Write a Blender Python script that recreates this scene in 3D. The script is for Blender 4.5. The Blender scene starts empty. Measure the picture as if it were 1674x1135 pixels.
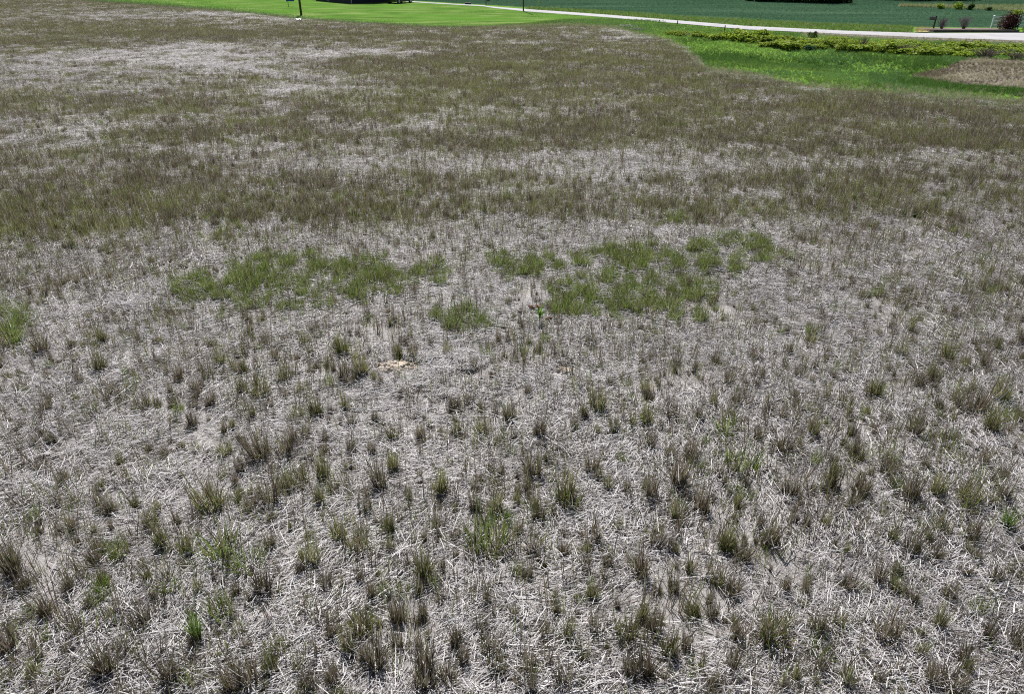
import bpy, bmesh, math, random
import numpy as np
from mathutils import Vector, Matrix, Euler

rng = np.random.default_rng(7)
random.seed(7)
R = math.radians
scene = bpy.context.scene
COL = scene.collection

# ------------------------------------------------------------------ camera, sky, sun, exposure
CAM_H, PITCH, F = 5.5, R(28.8), 1152.0
cam_d = bpy.data.cameras.new('camera')
cam = bpy.data.objects.new('camera', cam_d)
COL.objects.link(cam)
cam.location = (0, 0, CAM_H)
cam.rotation_euler = (R(90) - PITCH, 0, 0)
cam_d.sensor_width = 36.0
cam_d.lens = 36.0 * F / 1674.0
cam_d.clip_start = 0.1
cam_d.clip_end = 6000
scene.camera = cam

SUN_EL, SUN_AZ = R(53), R(-9)          # azimuth measured clockwise from straight ahead (+Y)
world = bpy.data.worlds.new('World')
scene.world = world
world.use_nodes = True
wn = world.node_tree
wn.nodes.clear()
sky = wn.nodes.new('ShaderNodeTexSky')
sky.sky_type = 'NISHITA'
sky.sun_disc = False
sky.sun_elevation = SUN_EL
sky.sun_rotation = SUN_AZ % (2 * math.pi)
sky.air_density = 1.0
sky.dust_density = 1.0
bg = wn.nodes.new('ShaderNodeBackground')
bg.inputs['Strength'].default_value = 0.05
wo = wn.nodes.new('ShaderNodeOutputWorld')
wn.links.new(sky.outputs[0], bg.inputs[0])
wn.links.new(bg.outputs[0], wo.inputs[0])

sun_d = bpy.data.lights.new('sun', 'SUN')
sun_d.energy = 5.0
sun_d.angle = R(0.5)
sun_d.color = (1.0, 0.965, 0.92)
sun = bpy.data.objects.new('sun', sun_d)
COL.objects.link(sun)
svec = Vector((math.sin(SUN_AZ) * math.cos(SUN_EL), math.cos(SUN_AZ) * math.cos(SUN_EL), math.sin(SUN_EL)))
sun.rotation_euler = (-svec).to_track_quat('-Z', 'Y').to_euler()
sun.location = svec * 80

scene.view_settings.view_transform = 'Standard'
scene.view_settings.look = 'None'
scene.view_settings.exposure = 0.42
scene.view_settings.gamma = 1.0
scene.view_settings.use_curve_mapping = False
scene.render.engine = 'CYCLES'
scene.cycles.max_bounces = 5
scene.cycles.diffuse_bounces = 3
scene.cycles.transmission_bounces = 3
scene.cycles.use_denoising = False
scene.cycles.pixel_filter_type = 'BLACKMAN_HARRIS'
scene.cycles.filter_width = 1.1

# ------------------------------------------------------------------ terrain and photo -> ground
def smooth(a, b, x):
    t = np.clip((x - a) / (b - a), 0, 1)
    return t * t * (3 - 2 * t)

LAT = rng.random((256, 256))
def vnoise(x, y):
    xi = np.floor(x).astype(int); yi = np.floor(y).astype(int)
    fx = x - xi; fy = y - yi
    fx = fx * fx * (3 - 2 * fx); fy = fy * fy * (3 - 2 * fy)
    g = lambda i, j: LAT[i % 256, j % 256]
    return (g(xi, yi) * (1 - fx) * (1 - fy) + g(xi + 1, yi) * fx * (1 - fy)
            + g(xi, yi + 1) * (1 - fx) * fy + g(xi + 1, yi + 1) * fx * fy)
def fbm(x, y, o=4):
    s = 0; a = 0.5; n = 0
    for k in range(o):
        s = s + a * vnoise(x * 2 ** k + 17.3 * k, y * 2 ** k + 5.1 * k); n += a; a *= 0.55
    return s / n

def H(x, y):
    x = np.asarray(x, float); y = np.asarray(y, float)
    near = 1 - smooth(50, 75, y)
    h = 0.06 * (np.sin(x * 0.55 + 0.4 * y) * np.sin(y * 0.43 + 1.0)) * near
    h = h + 0.16 * (fbm(x * 0.12 + 9, y * 0.12 + 3, 3) - 0.5) * near
    # grassed swale on the right, running from far middle to near right
    ax, ay, bx, by = 11.5, 59.0, 27.0, 33.0
    dx, dy = bx - ax, by - ay
    L = math.hypot(dx, dy)
    s = ((x - ax) * dx + (y - ay) * dy) / L
    t = ((x - ax) * -dy + (y - ay) * dx) / L
    h = h - 0.45 * np.exp(-(t / 4.2) ** 2) * smooth(-4, 10, s) * (1 - smooth(60, 90, s))
    return h

SP, CP = math.sin(PITCH), math.cos(PITCH)
def ground(px, py):
    """photo pixel(s) -> points on the terrain"""
    px = np.atleast_1d(np.asarray(px, float)); py = np.atleast_1d(np.asarray(py, float))
    px, py = np.broadcast_arrays(px, py)
    u = (px - 837) / F; v = (py - 567.5) / F
    d = np.stack([u, CP - v * SP, -SP - v * CP], -1)
    d[..., 2] = np.minimum(d[..., 2], -0.003)
    t = CAM_H / -d[..., 2]
    for _ in range(14):
        x = d[..., 0] * t; y = d[..., 1] * t
        t = t * 0.4 + 0.6 * (CAM_H - H(x, y)) / -d[..., 2]
    x = d[..., 0] * t; y = d[..., 1] * t
    return np.stack([x, y, H(x, y)], -1)
def G(px, py):
    return Vector(ground(px, py)[0])
def project(x, y, z):
    zz = z - CAM_H
    dep = y * CP - zz * SP
    up = y * SP + zz * CP
    dep = np.maximum(dep, 0.01)
    return 837 + F * x / dep, 567.5 - F * up / dep, dep

# ------------------------------------------------------------------ materials
def newmat(name):
    m = bpy.data.materials.new(name); m.use_nodes = True
    nt = m.node_tree; nt.nodes.clear()
    return m, nt, nt.nodes.new('ShaderNodeOutputMaterial')
def N(nt, t, **kw):
    n = nt.nodes.new(t)
    for k, v in kw.items(): setattr(n, k, v)
    return n
def ramp(nt, fac, stops):
    r = N(nt, 'ShaderNodeValToRGB')
    e = r.color_ramp.elements
    while len(e) < len(stops): e.new(0.5)
    for i, (p, c) in enumerate(stops):
        e[i].position = p; e[i].color = (*c, 1)
    nt.links.new(fac, r.inputs[0])
    return r.outputs[0]
def noise(nt, scale, detail=4, rough=0.55, stretch=(1, 1, 1), rot=0.0, dist=0.0):
    tc = N(nt, 'ShaderNodeNewGeometry')
    mp = N(nt, 'ShaderNodeMapping')
    mp.inputs['Scale'].default_value = stretch
    mp.inputs['Rotation'].default_value = (0, 0, rot)
    n = N(nt, 'ShaderNodeTexNoise')
    n.inputs['Scale'].default_value = scale
    n.inputs['Detail'].default_value = detail
    n.inputs['Roughness'].default_value = rough
    n.inputs['Distortion'].default_value = dist
    nt.links.new(tc.outputs['Position'], mp.inputs[0])
    nt.links.new(mp.outputs[0], n.inputs['Vector'])
    return n.outputs[0]
def mix(nt, f, a, b, mode='MIX'):
    m = N(nt, 'ShaderNodeMix', data_type='RGBA', blend_type=mode)
    for s, v in ((m.inputs[0], f), (m.inputs[6], a), (m.inputs[7], b)):
        if hasattr(v, 'is_linked'): nt.links.new(v, s)
        elif isinstance(v, (int, float)): s.default_value = v
        else: s.default_value = (*v, 1)
    return m.outputs[2]
def surf(name, stops, scale=3, detail=5, rough=0.9, bump=0.0, bscale=30, stretch=(1, 1, 1), second=None, spec=0.2, metal=0.0):
    m, nt, out = newmat(name)
    c = ramp(nt, noise(nt, scale, detail, 0.6, stretch), stops)
    if second:
        f = ramp(nt, noise(nt, second[0], 4, 0.6, second[3] if len(second) > 3 else (1, 1, 1)), [(second[2][0], (0, 0, 0)), (second[2][1], (1, 1, 1))])
        c = mix(nt, f, c, second[1])
    b = N(nt, 'ShaderNodeBsdfPrincipled')
    b.inputs['Roughness'].default_value = rough
    b.inputs['Specular IOR Level'].default_value = spec
    b.inputs['Metallic'].default_value = metal
    nt.links.new(c, b.inputs['Base Color'])
    if bump:
        bp = N(nt, 'ShaderNodeBump'); bp.inputs['Strength'].default_value = bump; bp.inputs['Distance'].default_value = 0.05
        nt.links.new(noise(nt, bscale, 5, 0.65), bp.inputs['Height']); nt.links.new(bp.outputs[0], b.inputs['Normal'])
    nt.links.new(b.outputs[0], out.inputs[0])
    return m
def plain(name, col, rough=0.6, spec=0.3, var=0.15, scale=8):
    a = tuple(c * (1 - var) for c in col); b = tuple(min(1, c * (1 + var)) for c in col)
    return surf(name, [(0.3, a), (0.7, b)], scale=scale, rough=rough, spec=spec)
def blade_mat(name, trans=0.35, var=0.5, sheen=0.12, rough=0.5):
    """thin plant tissue: colour from the mesh's own 'Col' attribute, light passes through"""
    m, nt, out = newmat(name)
    at = N(nt, 'ShaderNodeAttribute', attribute_name='Col')
    oi = N(nt, 'ShaderNodeObjectInfo')
    mr = N(nt, 'ShaderNodeMapRange')
    mr.inputs[3].default_value = 1 - var * 0.5; mr.inputs[4].default_value = 1 + var * 0.5
    nt.links.new(oi.outputs['Random'], mr.inputs[0])
    c = N(nt, 'ShaderNodeVectorMath', operation='SCALE')
    nt.links.new(at.outputs['Color'], c.inputs[0]); nt.links.new(mr.outputs[0], c.inputs['Scale'])
    d = N(nt, 'ShaderNodeBsdfDiffuse'); t = N(nt, 'ShaderNodeBsdfTranslucent'); g = N(nt, 'ShaderNodeBsdfGlossy')
    g.inputs['Roughness'].default_value = rough
    g.inputs['Color'].default_value = (0.9, 0.9, 0.9, 1)
    nt.links.new(c.outputs[0], d.inputs[0]); nt.links.new(c.outputs[0], t.inputs[0])
    a = N(nt, 'ShaderNodeMixShader'); a.inputs[0].default_value = trans
    nt.links.new(d.outputs[0], a.inputs[1]); nt.links.new(t.outputs[0], a.inputs[2])
    b = N(nt, 'ShaderNodeMixShader'); b.inputs[0].default_value = sheen
    nt.links.new(a.outputs[0], b.inputs[1]); nt.links.new(g.outputs[0], b.inputs[2])
    nt.links.new(b.outputs[0], out.inputs[0])
    return m

M_STRAW = blade_mat('straw', 0.18, 0.30, 0.05, 0.45)
M_BLADE = blade_mat('stubble_blade', 0.42, 0.5, 0.012, 0.5)
M_GREEN = blade_mat('green_blade', 0.55, 0.35, 0.012, 0.5)
M_LEAF = blade_mat('leaf', 0.40, 0.3, 0.015, 0.5)

# ------------------------------------------------------------------ object helpers
def tag(o, label=None, cat=None, group=None, kind=None):
    if label: o['label'] = label
    if cat: o['category'] = cat
    if group: o['group'] = group
    if kind: o['kind'] = kind
    return o
def empty(name, loc, rz=0.0):
    o = bpy.data.objects.new(name, None); COL.objects.link(o)
    o.location = loc; o.rotation_euler = (0, 0, rz); o.empty_display_size = 0.2
    return o
def link(name, me, parent=None, loc=None):
    o = bpy.data.objects.new(name, me); COL.objects.link(o)
    if parent is not None: o.parent = parent
    if loc is not None: o.location = loc
    return o
def np_mesh(name, V, Fq, mat, col=None, smooth_=False):
    """V (n,3), Fq (m,k) constant-size faces, col per-vertex rgb"""
    V = np.asarray(V, np.float32); Fq = np.asarray(Fq, np.int32)
    me = bpy.data.meshes.new(name)
    me.vertices.add(len(V)); me.vertices.foreach_set('co', V.ravel())
    m, k = Fq.shape
    me.loops.add(m * k); me.loops.foreach_set('vertex_index', Fq.ravel())
    me.polygons.add(m)
    me.polygons.foreach_set('loop_start', np.arange(m, dtype=np.int32) * k)
    if smooth_: me.polygons.foreach_set('use_smooth', np.ones(m, bool))
    if col is not None:
        a = me.attributes.new('Col', 'FLOAT_COLOR', 'POINT')
        c = np.ones((len(V), 4), np.float32); c[:, :3] = col
        a.data.foreach_set('color', c.ravel())
    me.update(calc_edges=True); me.validate()
    if mat: me.materials.append(mat)
    return me
class MB:
    """collects boxes, tubes and lathes into one mesh"""
    def __init__(s): s.bm = bmesh.new()
    def box(s, x0, x1, y0, y1, z0, z1, bev=0.0):
        r = bmesh.ops.create_cube(s.bm, size=1.0)
        for v in r['verts']:
            v.co = Vector((x0 + (v.co.x + .5) * (x1 - x0), y0 + (v.co.y + .5) * (y1 - y0), z0 + (v.co.z + .5) * (z1 - z0)))
        if bev:
            ed = list({e for v in r['verts'] for e in v.link_edges})
            bmesh.ops.bevel(s.bm, geom=ed, offset=bev, segments=2, profile=0.6, affect='EDGES')
        return s
    def tube(s, a, b, r0, r1=None, n=8, cap=True):
        r1 = r0 if r1 is None else r1
        a = Vector(a); b = Vector(b); d = b - a
        q = d.to_track_quat('Z', 'Y').to_matrix()
        ring = lambda c, r: [s.bm.verts.new(c + q @ Vector((math.cos(2 * math.pi * k / n) * r, math.sin(2 * math.pi * k / n) * r, 0))) for k in range(n)]
        A, B = ring(a, r0), ring(b, r1)
        for k in range(n): s.bm.faces.new((A[k], A[(k + 1) % n], B[(k + 1) % n], B[k]))
        if cap: s.bm.faces.new(list(reversed(A))); s.bm.faces.new(B)
        return s
    def poly(s, pts):
        s.bm.faces.new([s.bm.verts.new(p) for p in pts]); return s
    def prism(s, prof, y0, y1):
        A = [s.bm.verts.new((x, y0, z)) for x, z in prof]; B = [s.bm.verts.new((x, y1, z)) for x, z in prof]
        n = len(prof)
        for k in range(n): s.bm.faces.new((A[k], A[(k + 1) % n], B[(k + 1) % n], B[k]))
        s.bm.faces.new(list(reversed(A))); s.bm.faces.new(B); return s
    def build(s, name, mat, parent=None, loc=None, sm=False):
        bmesh.ops.recalc_face_normals(s.bm, faces=s.bm.faces)
        me = bpy.data.meshes.new(name); s.bm.to_mesh(me); s.bm.free()
        if sm: me.polygons.foreach_set('use_smooth', np.ones(len(me.polygons), bool))
        me.materials.append(mat)
        return link(name, me, parent, loc)

def pick(pal, n):
    """random colours from a weighted palette [(w,(r,g,b)),..]"""
    w = np.array([p[0] for p in pal], float); w /= w.sum()
    c = np.array([p[1] for p in pal])[rng.choice(len(pal), n, p=w)]
    return c * (0.8 + 0.4 * rng.random((n, 1)))

def blades(base, az, lean, curl, length, width, cols, segs=3, tip=0.25, tipcol=None):
    """ribbons: arrays of n blades, each bending over from base in direction az"""
    n = len(az)
    s = np.linspace(0, 1, segs + 1)
    ang = lean[:, None] + curl[:, None] * s[None, :]
    step = length[:, None] / segs
    r = np.concatenate([np.zeros((n, 1)), np.cumsum(np.sin(ang[:, :-1]) * step, 1)], 1)
    z = np.concatenate([np.zeros((n, 1)), np.cumsum(np.cos(ang[:, :-1]) * step, 1)], 1)
    cx = base[:, 0:1] + r * np.cos(az)[:, None]; cy = base[:, 1:2] + r * np.sin(az)[:, None]; cz = base[:, 2:3] + z
    ta = az + math.pi / 2 + (rng.random(n) - .5) * 2.4
    w = width[:, None] * (1 - (1 - tip) * s[None, :] ** 1.5) * 0.5
    wx = np.cos(ta)[:, None] * w; wy = np.sin(ta)[:, None] * w
    Lp = np.stack([cx - wx, cy - wy, cz], -1); Rp = np.stack([cx + wx, cy + wy, cz], -1)
    V = np.stack([Lp, Rp], 2).reshape(-1, 3)
    b = (np.arange(n) * (segs + 1) * 2)[:, None] + (np.arange(segs) * 2)[None, :]
    Fq = np.stack([b, b + 1, b + 3, b + 2], -1).reshape(-1, 4)
    C = np.repeat(cols[:, None, :], (segs + 1), 1)
    if tipcol is not None:
        C = C * (1 - s[None, :, None]) + tipcol[:, None, :] * s[None, :, None]
    C = np.repeat(C, 2, 1).reshape(-1, 3)
    return V, Fq, C
def joinm(parts):
    Vs, Fs, Cs, o = [], [], [], 0
    for V, Fq, C in parts:
        Vs.append(V); Fs.append(Fq + o); Cs.append(C); o += len(V)
    return np.concatenate(Vs), np.concatenate(Fs), np.concatenate(Cs)

# palettes (albedo)
BROWN = [(3, (.170, .134, .098)), (3, (.250, .212, .160)), (2.4, (.090, .068, .048)), (1.6, (.40, .37, .325)), (2.6, (.180, .178, .070))]
OLIVE = [(3, (.225, .235, .074)), (2, (.175, .205, .054)), (2.0, (.225, .180, .110)), (1.8, (.41, .385, .26)), (1.5, (.190, .265, .055))]
GREEN = [(4, (.135, .205, .040)), (3, (.190, .272, .052)), (2, (.21, .225, .075)), (1.4, (.36, .33, .22)), (1.2, (.12, .10, .055))]
VIVID = [(4, (.115, .215, .036)), (3, (.15, .26, .046)), (2, (.22, .28, .07))]
PALE = [(4, (.550, .530, .532)), (3, (.430, .410, .408)), (3.0, (.63, .610, .618)), (2.2, (.25, .225, .215)), (2.4, (.100, .084, .076))]

def tuft_mesh(name, kind, nst, rad, mat, seed_h=1.0):
    """a tuft of unit height: stiff dead stems, leafy base, a few broken pale straws"""
    pal = {'b': BROWN, 'o': OLIVE, 'g': GREEN, 'v': VIVID}[kind]
    P = []
    def disc(n, r):
        a = rng.random(n) * 2 * math.pi; q = np.sqrt(rng.random(n)) * r
        return np.stack([np.cos(a) * q * 1.3, np.sin(a) * q, np.zeros(n) - 0.02], -1), a
    # upright stems
    n = nst if kind in 'bo' else nst // 2
    b, a = disc(n, rad)
    P.append(blades(b, a + rng.normal(0, .8, n), np.abs(rng.normal(.08, .10, n)), rng.normal(.08, .18, n),
                    rng.uniform(.40, 1.0, n), rng.uniform(.012, .022, n), pick(BROWN if kind in 'bo' else OLIVE, n), 3, 0.45,
                    pick(pal, n)))
    # leafy base
    n = int(nst * (1.5 if kind == 'b' else 2.2 if kind == 'o' else 3.0))
    b, a = disc(n, rad * 1.05)
    ln = rng.uniform(.22, .62, n) if kind in 'bo' else rng.uniform(.35, 1.0, n)
    P.append(blades(b, a + rng.normal(0, .7, n), np.abs(rng.normal(.20, .18, n)), rng.normal(.45, .45, n), ln,
                    rng.uniform(.018, .032, n), pick(pal, n), 3, 0.12))
    # splayed low dead leaves
    n = nst // 2
    b, a = disc(n, rad * 1.2)
    P.append(blades(b, a, rng.uniform(.5, 1.2, n), rng.uniform(.0, .4, n), rng.uniform(.15, .42, n), rng.uniform(.016, .028, n),
                    pick(BROWN, n), 2, 0.2))
    n = max(2, nst // 9)
    b, a = disc(n, rad)
    P.append(blades(b, rng.random(n) * 6.28, rng.uniform(.2, 1.1, n), rng.normal(0, .2, n), rng.uniform(.5, 1.0, n), rng.uniform(.012, .02, n),
                    pick(PALE, n), 2, 0.5))
    return np_mesh(name, *joinm(P)[:2], mat, joinm_col(P))
def joinm_col(P): return np.concatenate([p[2] for p in P])

def stem_mesh(name, n, spread, kind):
    """a few separate upright stems"""
    b = np.stack([rng.normal(0, spread, n), rng.normal(0, spread, n), np.zeros(n) - .02], -1)
    p = blades(b, rng.random(n) * 6.28, np.abs(rng.normal(.08, .14, n)), rng.normal(.05, .2, n), rng.uniform(.45, 1, n), rng.uniform(.018, .030, n),
               pick(BROWN if kind == 'b' else OLIVE, n), 3, .5, pick(BROWN if kind == 'b' else GREEN, n))
    return np_mesh(name, p[0], p[1], M_BLADE, p[2])

def straw_patch(name, n, rad, kappa, pal=PALE, lmin=.04, lmax=.27, wmin=.003, wmax=.0080, lift=.070):
    """flattened straw lying in a disc, mostly along X; each straw is a folded strip"""
    a = rng.random(n) * 2 * math.pi; q = np.sqrt(rng.random(n)) * rad
    c = np.stack([np.cos(a) * q, np.sin(a) * q], -1)
    th = rng.vonmises(0, kappa, n) if kappa > 0 else rng.random(n) * 6.28
    th = th + np.where(rng.random(n) < .5, math.pi, 0)
    L = lmin + (lmax - lmin) * rng.beta(1.3, 2.6, n); W = rng.uniform(wmin, wmax, n)
    pit = rng.normal(0, .075, n); z0 = .004 + lift * rng.random(n) ** 1.6
    hump = rng.normal(0, .04, n) * L
    roll = rng.normal(0, .5, n)
    d = np.stack([np.cos(th), np.sin(th)], -1); pn = np.stack([-d[:, 1], d[:, 0]], -1)
    bend = rng.normal(0, .03, n) * L
    V = np.zeros((n, 3, 3, 3))
    for i, s in enumerate((-.5, 0., .5)):
        cx = c + d * (s * L)[:, None] + pn * (bend * (s * s * 4))[:, None]
        cz = z0 + s * L * np.sin(pit) * 1.0 + hump * (1 - 4 * s * s)
        cz = np.maximum(cz, .002)
        for j, t in enumerate((-.5, 0., .5)):
            V[:, i, j, :2] = cx + pn * (t * W)[:, None]
            V[:, i, j, 2] = cz + (W * .35 if j == 1 else 0) + t * W * np.sin(roll)
    b = (np.arange(n) * 9)[:, None]
    q4 = np.array([[0, 1, 4, 3], [1, 2, 5, 4], [3, 4, 7, 6], [4, 5, 8, 7]])
    Fq = (b[:, :, None] + q4[None]).reshape(-1, 4)
    C = np.repeat(pick(pal, n)[:, None, :], 9, 1).reshape(-1, 3)
    return np_mesh(name, V.reshape(-1, 3), Fq, M_STRAW, C)

def leaf_cloud(n, fn, size, pal, flat=0.35):
    """n leaf quads; fn(n)->centres; leaves face mostly up and outward"""
    c = fn(n)
    nz = rng.normal(0, 1, (n, 3)); nz[:, 2] = np.abs(nz[:, 2]) + flat; nz /= np.linalg.norm(nz, axis=1)[:, None]
    t = np.cross(nz, rng.normal(0, 1, (n, 3))); t /= np.linalg.norm(t, axis=1)[:, None]
    u = np.cross(nz, t)
    s = size * rng.uniform(.6, 1.4, n)[:, None]
    V = np.stack([c - t * s, c + u * s * .5 + nz * s * .12, c + t * s, c - u * s * .5 + nz * s * .12], 1).reshape(-1, 3)
    Fq = (np.arange(n) * 4)[:, None] + np.arange(4)[None]
    return V, Fq, np.repeat(pick(pal, n), 4, 0)

# ------------------------------------------------------------------ instancing of uncountable ground cover
def library(name, meshes):
    c = bpy.data.collections.new(name)
    for i, me in enumerate(meshes):
        c.objects.link(bpy.data.objects.new('%s_%03d' % (name, i), me))
    return c
def scatter(name, lib, P, rot, scl, idx, label, cat):
    me = bpy.data.meshes.new(name)
    n = len(P)
    me.vertices.add(n); me.vertices.foreach_set('co', np.asarray(P, np.float32).ravel())
    for an, ty, dat, key in (('rot', 'FLOAT_VECTOR', rot, 'vector'), ('scl', 'FLOAT_VECTOR', scl, 'vector'), ('idx', 'INT', idx, 'value')):
        a = me.attributes.new(an, ty, 'POINT')
        a.data.foreach_set(key, np.ascontiguousarray(dat, np.int32 if ty == 'INT' else np.float32).ravel())
    o = link(name, me)
    tag(o, label, cat, kind='stuff')
    ng = bpy.data.node_groups.new(name, 'GeometryNodeTree')
    ng.interface.new_socket('Geometry', in_out='INPUT', socket_type='NodeSocketGeometry')
    ng.interface.new_socket('Geometry', in_out='OUTPUT', socket_type='NodeSocketGeometry')
    gi = ng.nodes.new('NodeGroupInput'); go = ng.nodes.new('NodeGroupOutput')
    ci = ng.nodes.new('GeometryNodeCollectionInfo'); ci.inputs['Collection'].default_value = lib
    ci.inputs['Separate Children'].default_value = True; ci.inputs['Reset Children'].default_value = True
    ip = ng.nodes.new('GeometryNodeInstanceOnPoints'); ip.inputs['Pick Instance'].default_value = True
    def attr(nm, ty):
        a = ng.nodes.new('GeometryNodeInputNamedAttribute'); a.data_type = ty; a.inputs[0].default_value = nm
        return a.outputs[0]
    ng.links.new(gi.outputs[0], ip.inputs['Points']); ng.links.new(ci.outputs[0], ip.inputs['Instance'])
    ng.links.new(attr('idx', 'INT'), ip.inputs['Instance Index'])
    ng.links.new(attr('rot', 'FLOAT_VECTOR'), ip.inputs['Rotation'])
    ng.links.new(attr('scl', 'FLOAT_VECTOR'), ip.inputs['Scale'])
    ng.links.new(ip.outputs[0], go.inputs[0])
    md = o.modifiers.new('scatter', 'NODES'); md.node_group = ng
    return o
def upright(n, tilt=.06):
    return np.stack([rng.normal(0, tilt, n), rng.normal(0, tilt, n), rng.random(n) * 6.283], -1)
def uni(s, jitter=.2):
    s = np.asarray(s)
    return np.stack([s * rng.uniform(.85, 1.15, len(s)), s * rng.uniform(.85, 1.15, len(s)), s], -1)

# ------------------------------------------------------------------ photo-space layout of the regions
I = np.interp
def line(pts):
    xs = [p[0] for p in pts]; ys = [p[1] for p in pts]
    def f(x):
        x = np.asarray(x, float)
        y = np.interp(x, xs, ys)
        lo = ys[0] + (x - xs[0]) * (ys[1] - ys[0]) / (xs[1] - xs[0]); hi = ys[-1] + (x - xs[-1]) * (ys[-1] - ys[-2]) / (xs[-1] - xs[-2])
        return np.where(x < xs[0], lo, np.where(x > xs[-1], hi, y))
    return f
field_edge = line([(-300, -19), (60, -6), (135, 1), (250, 9), (371, 18), (491, 31), (592, 39), (702, 46), (840, 46), (930, 43), (1000, 46), (1040, 57),
                   (1085, 66), (1112, 78), (1135, 98), (1155, 116), (1225, 124), (1310, 143), (1386, 151), (1486, 158), (1674, 172), (1900, 190)])
road_top = line([(640, .8), (671, 2.2), (705, 4.6), (791, 9.2), (800, 10.6), (856, 14.8), (988, 24), (1122, 35), (1220, 43), (1383, 51), (1507, 54.8), (1674, 54.4), (2000, 53)])
road_bot = line([(640, 1.4), (671, 3.2), (705, 5.6), (791, 10.6), (800, 12.4), (856, 18.6), (988, 28.3), (1122, 40), (1220, 48.8), (1383, 56.4), (1507, 61.8), (1674, 67.3), (2000, 78)])
crop_bot = line([(300, -12), (640, -1), (700, 2.4), (791, 7.6), (880, 13.2), (988, 17.8), (1036, 21.5), (1122, 28), (1220, 32.6), (1328, 39), (1464, 43.2), (1518, 44.7), (1674, 45.5), (2000, 46)])

def in_brown(px, py):      # dead patch beside the swale at the right edge
    top = I(px, [1490, 1536, 1577, 1600, 1674, 1950], [127, 116, 100, 97, 101, 112])
    bot = I(px, [1490, 1560, 1674, 1950], [127, 139, 146, 166])
    return (px > 1490) & (py > top) & (py < bot)
def in_field(px, py):
    return (py > field_edge(px)) | in_brown(px, py)

# ------------------------------------------------------------------ setting: ground sheet and draped strips
M_SOIL = surf('field_soil', [(0.25, (.20, .185, .178)), (0.5, (.31, .292, .285)), (0.75, (.44, .422, .415))], scale=1.3, detail=8, rough=.95, bump=.6, bscale=22,
              second=(14, (.15, .13, .12), (.55, .75)))
pb = ground(768, 616)[0]
xs = np.unique(np.concatenate([pb[0] + np.linspace(-.6, .6, 61), np.linspace(-16, 16, 161), np.linspace(-60, 60, 201), np.linspace(-240, 240, 121), np.linspace(-2500, 2500, 41)]))
ys = np.unique(np.concatenate([pb[1] + np.linspace(-.6, .6, 61), np.linspace(0, 20, 101), np.linspace(20, 80, 161), np.linspace(80, 240, 61), np.linspace(-80, 0, 17), np.linspace(240, 4500, 31)]))
def grid_mesh(name, X, Y, Z, mat):
    r, c = X.shape
    V = np.stack([X, Y, Z], -1).reshape(-1, 3)
    k = (np.arange(r - 1)[:, None] * c + np.arange(c - 1)[None]).reshape(-1)
    return np_mesh(name, V, np.stack([k, k + 1, k + c + 1, k + c], -1), mat, smooth_=True)
X, Y = np.meshgrid(xs, ys)
Z = H(X, Y)
PITS = [(ground(756, 612)[0], .115, .24), (ground(782, 621)[0], .075, .15)]
for p, r, d in PITS: Z = Z - d * np.exp(-(((X - p[0]) / (r * 1.2)) ** 2 + ((Y - p[1]) / r) ** 2) ** 1.6)
Z = Z + np.where((Y < 22), 0.035 * (fbm(X * 1.9, Y * 1.9, 3) - .5), 0)
tag(link('ground', grid_mesh('ground', X, Y, Z, M_SOIL)), 'pale bare soil of the mown field under the straw', kind='structure')

def strip(name, x0, x1, top, bot, off, mat, nx=160, ny=10, edge=0.0, crown=0.0):
    px = np.linspace(x0, x1, nx)
    t = np.linspace(0, 1, ny)[:, None]
    a = ground(px, top(px)); b = ground(px, bot(px))
    if edge: b[:, 1] += (fbm(b[:, 0] * .6, b[:, 1] * .1 + 4, 4) - .5) * edge
    Xg = a[None, :, 0] * (1 - t) + b[None, :, 0] * t; Yg = a[None, :, 1] * (1 - t) + b[None, :, 1] * t
    return tag(link(name, grid_mesh(name, Xg, Yg, H(Xg, Yg) + off + crown * 4 * t * (1 - t), mat)), kind='structure')

M_LAWN = surf('mown_lawn', [(0.36, (.062, .130, .026)), (0.5, (.110, .200, .042)), (0.64, (.205, .275, .090))], scale=0.55, detail=9, rough=1, spec=0, bump=.5, bscale=18, stretch=(.35, 1, 1),
              second=(.16, (.095, .215, .032), (.45, .65), (.5, 1.6, 1)))
M_BANK = surf('rough_grass', [(0.28, (.095, .200, .030)), (0.5, (.140, .270, .042)), (0.75, (.205, .320, .070))], scale=0.5, detail=8, rough=1, spec=0, bump=.6, bscale=9,
              second=(.22, (.095, .200, .030), (.45, .65)))
M_CROP = surf('crop_leaf_soil', [(0.3, (.034, .076, .044)), (0.5, (.044, .094, .052)), (0.75, (.056, .110, .060))], scale=0.35, detail=8, rough=1, spec=0, stretch=(.12, 1.6, 1), bump=.4, bscale=6,
              second=(.05, (.070, .130, .074), (.5, .7), (.35, 1.2, 1)))
M_ROAD = surf('pale_road', [(0.3, (.36, .355, .365)), (0.5, (.43, .425, .435)), (0.75, (.48, .475, .49))], scale=.8, detail=9, rough=.9, bump=.15, bscale=60, second=(.35, (.38, .365, .36), (.52, .75), (.3, 1.6, 1)))
strip('crop_field', -500, 2300, lambda x: np.full_like(x, -58.), crop_bot, .02, M_CROP, 140, 40)
def lawn_bot(x):
    t = smooth(760, 1090, x)
    return field_edge(x) * (1 - t) + (road_bot(x) + .3) * t
strip('lawn', -450, 1090, lambda x: np.where(x < 640, -22., np.maximum(road_bot(x) - .2, -22.)), lawn_bot, .05, M_LAWN, 240, 30, edge=.8)
strip('grass_bank', 765, 1950, lambda x: np.where(x < 1088, lawn_bot(x) - 1.5, road_bot(x) - .2), lambda x: field_edge(x), .025, M_BANK, 220, 24, edge=.9)
strip('grass_verge', 640, 2050, lambda x: crop_bot(x), lambda x: road_top(x) + .2, .035, M_BANK, 200, 8, edge=.2)
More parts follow.
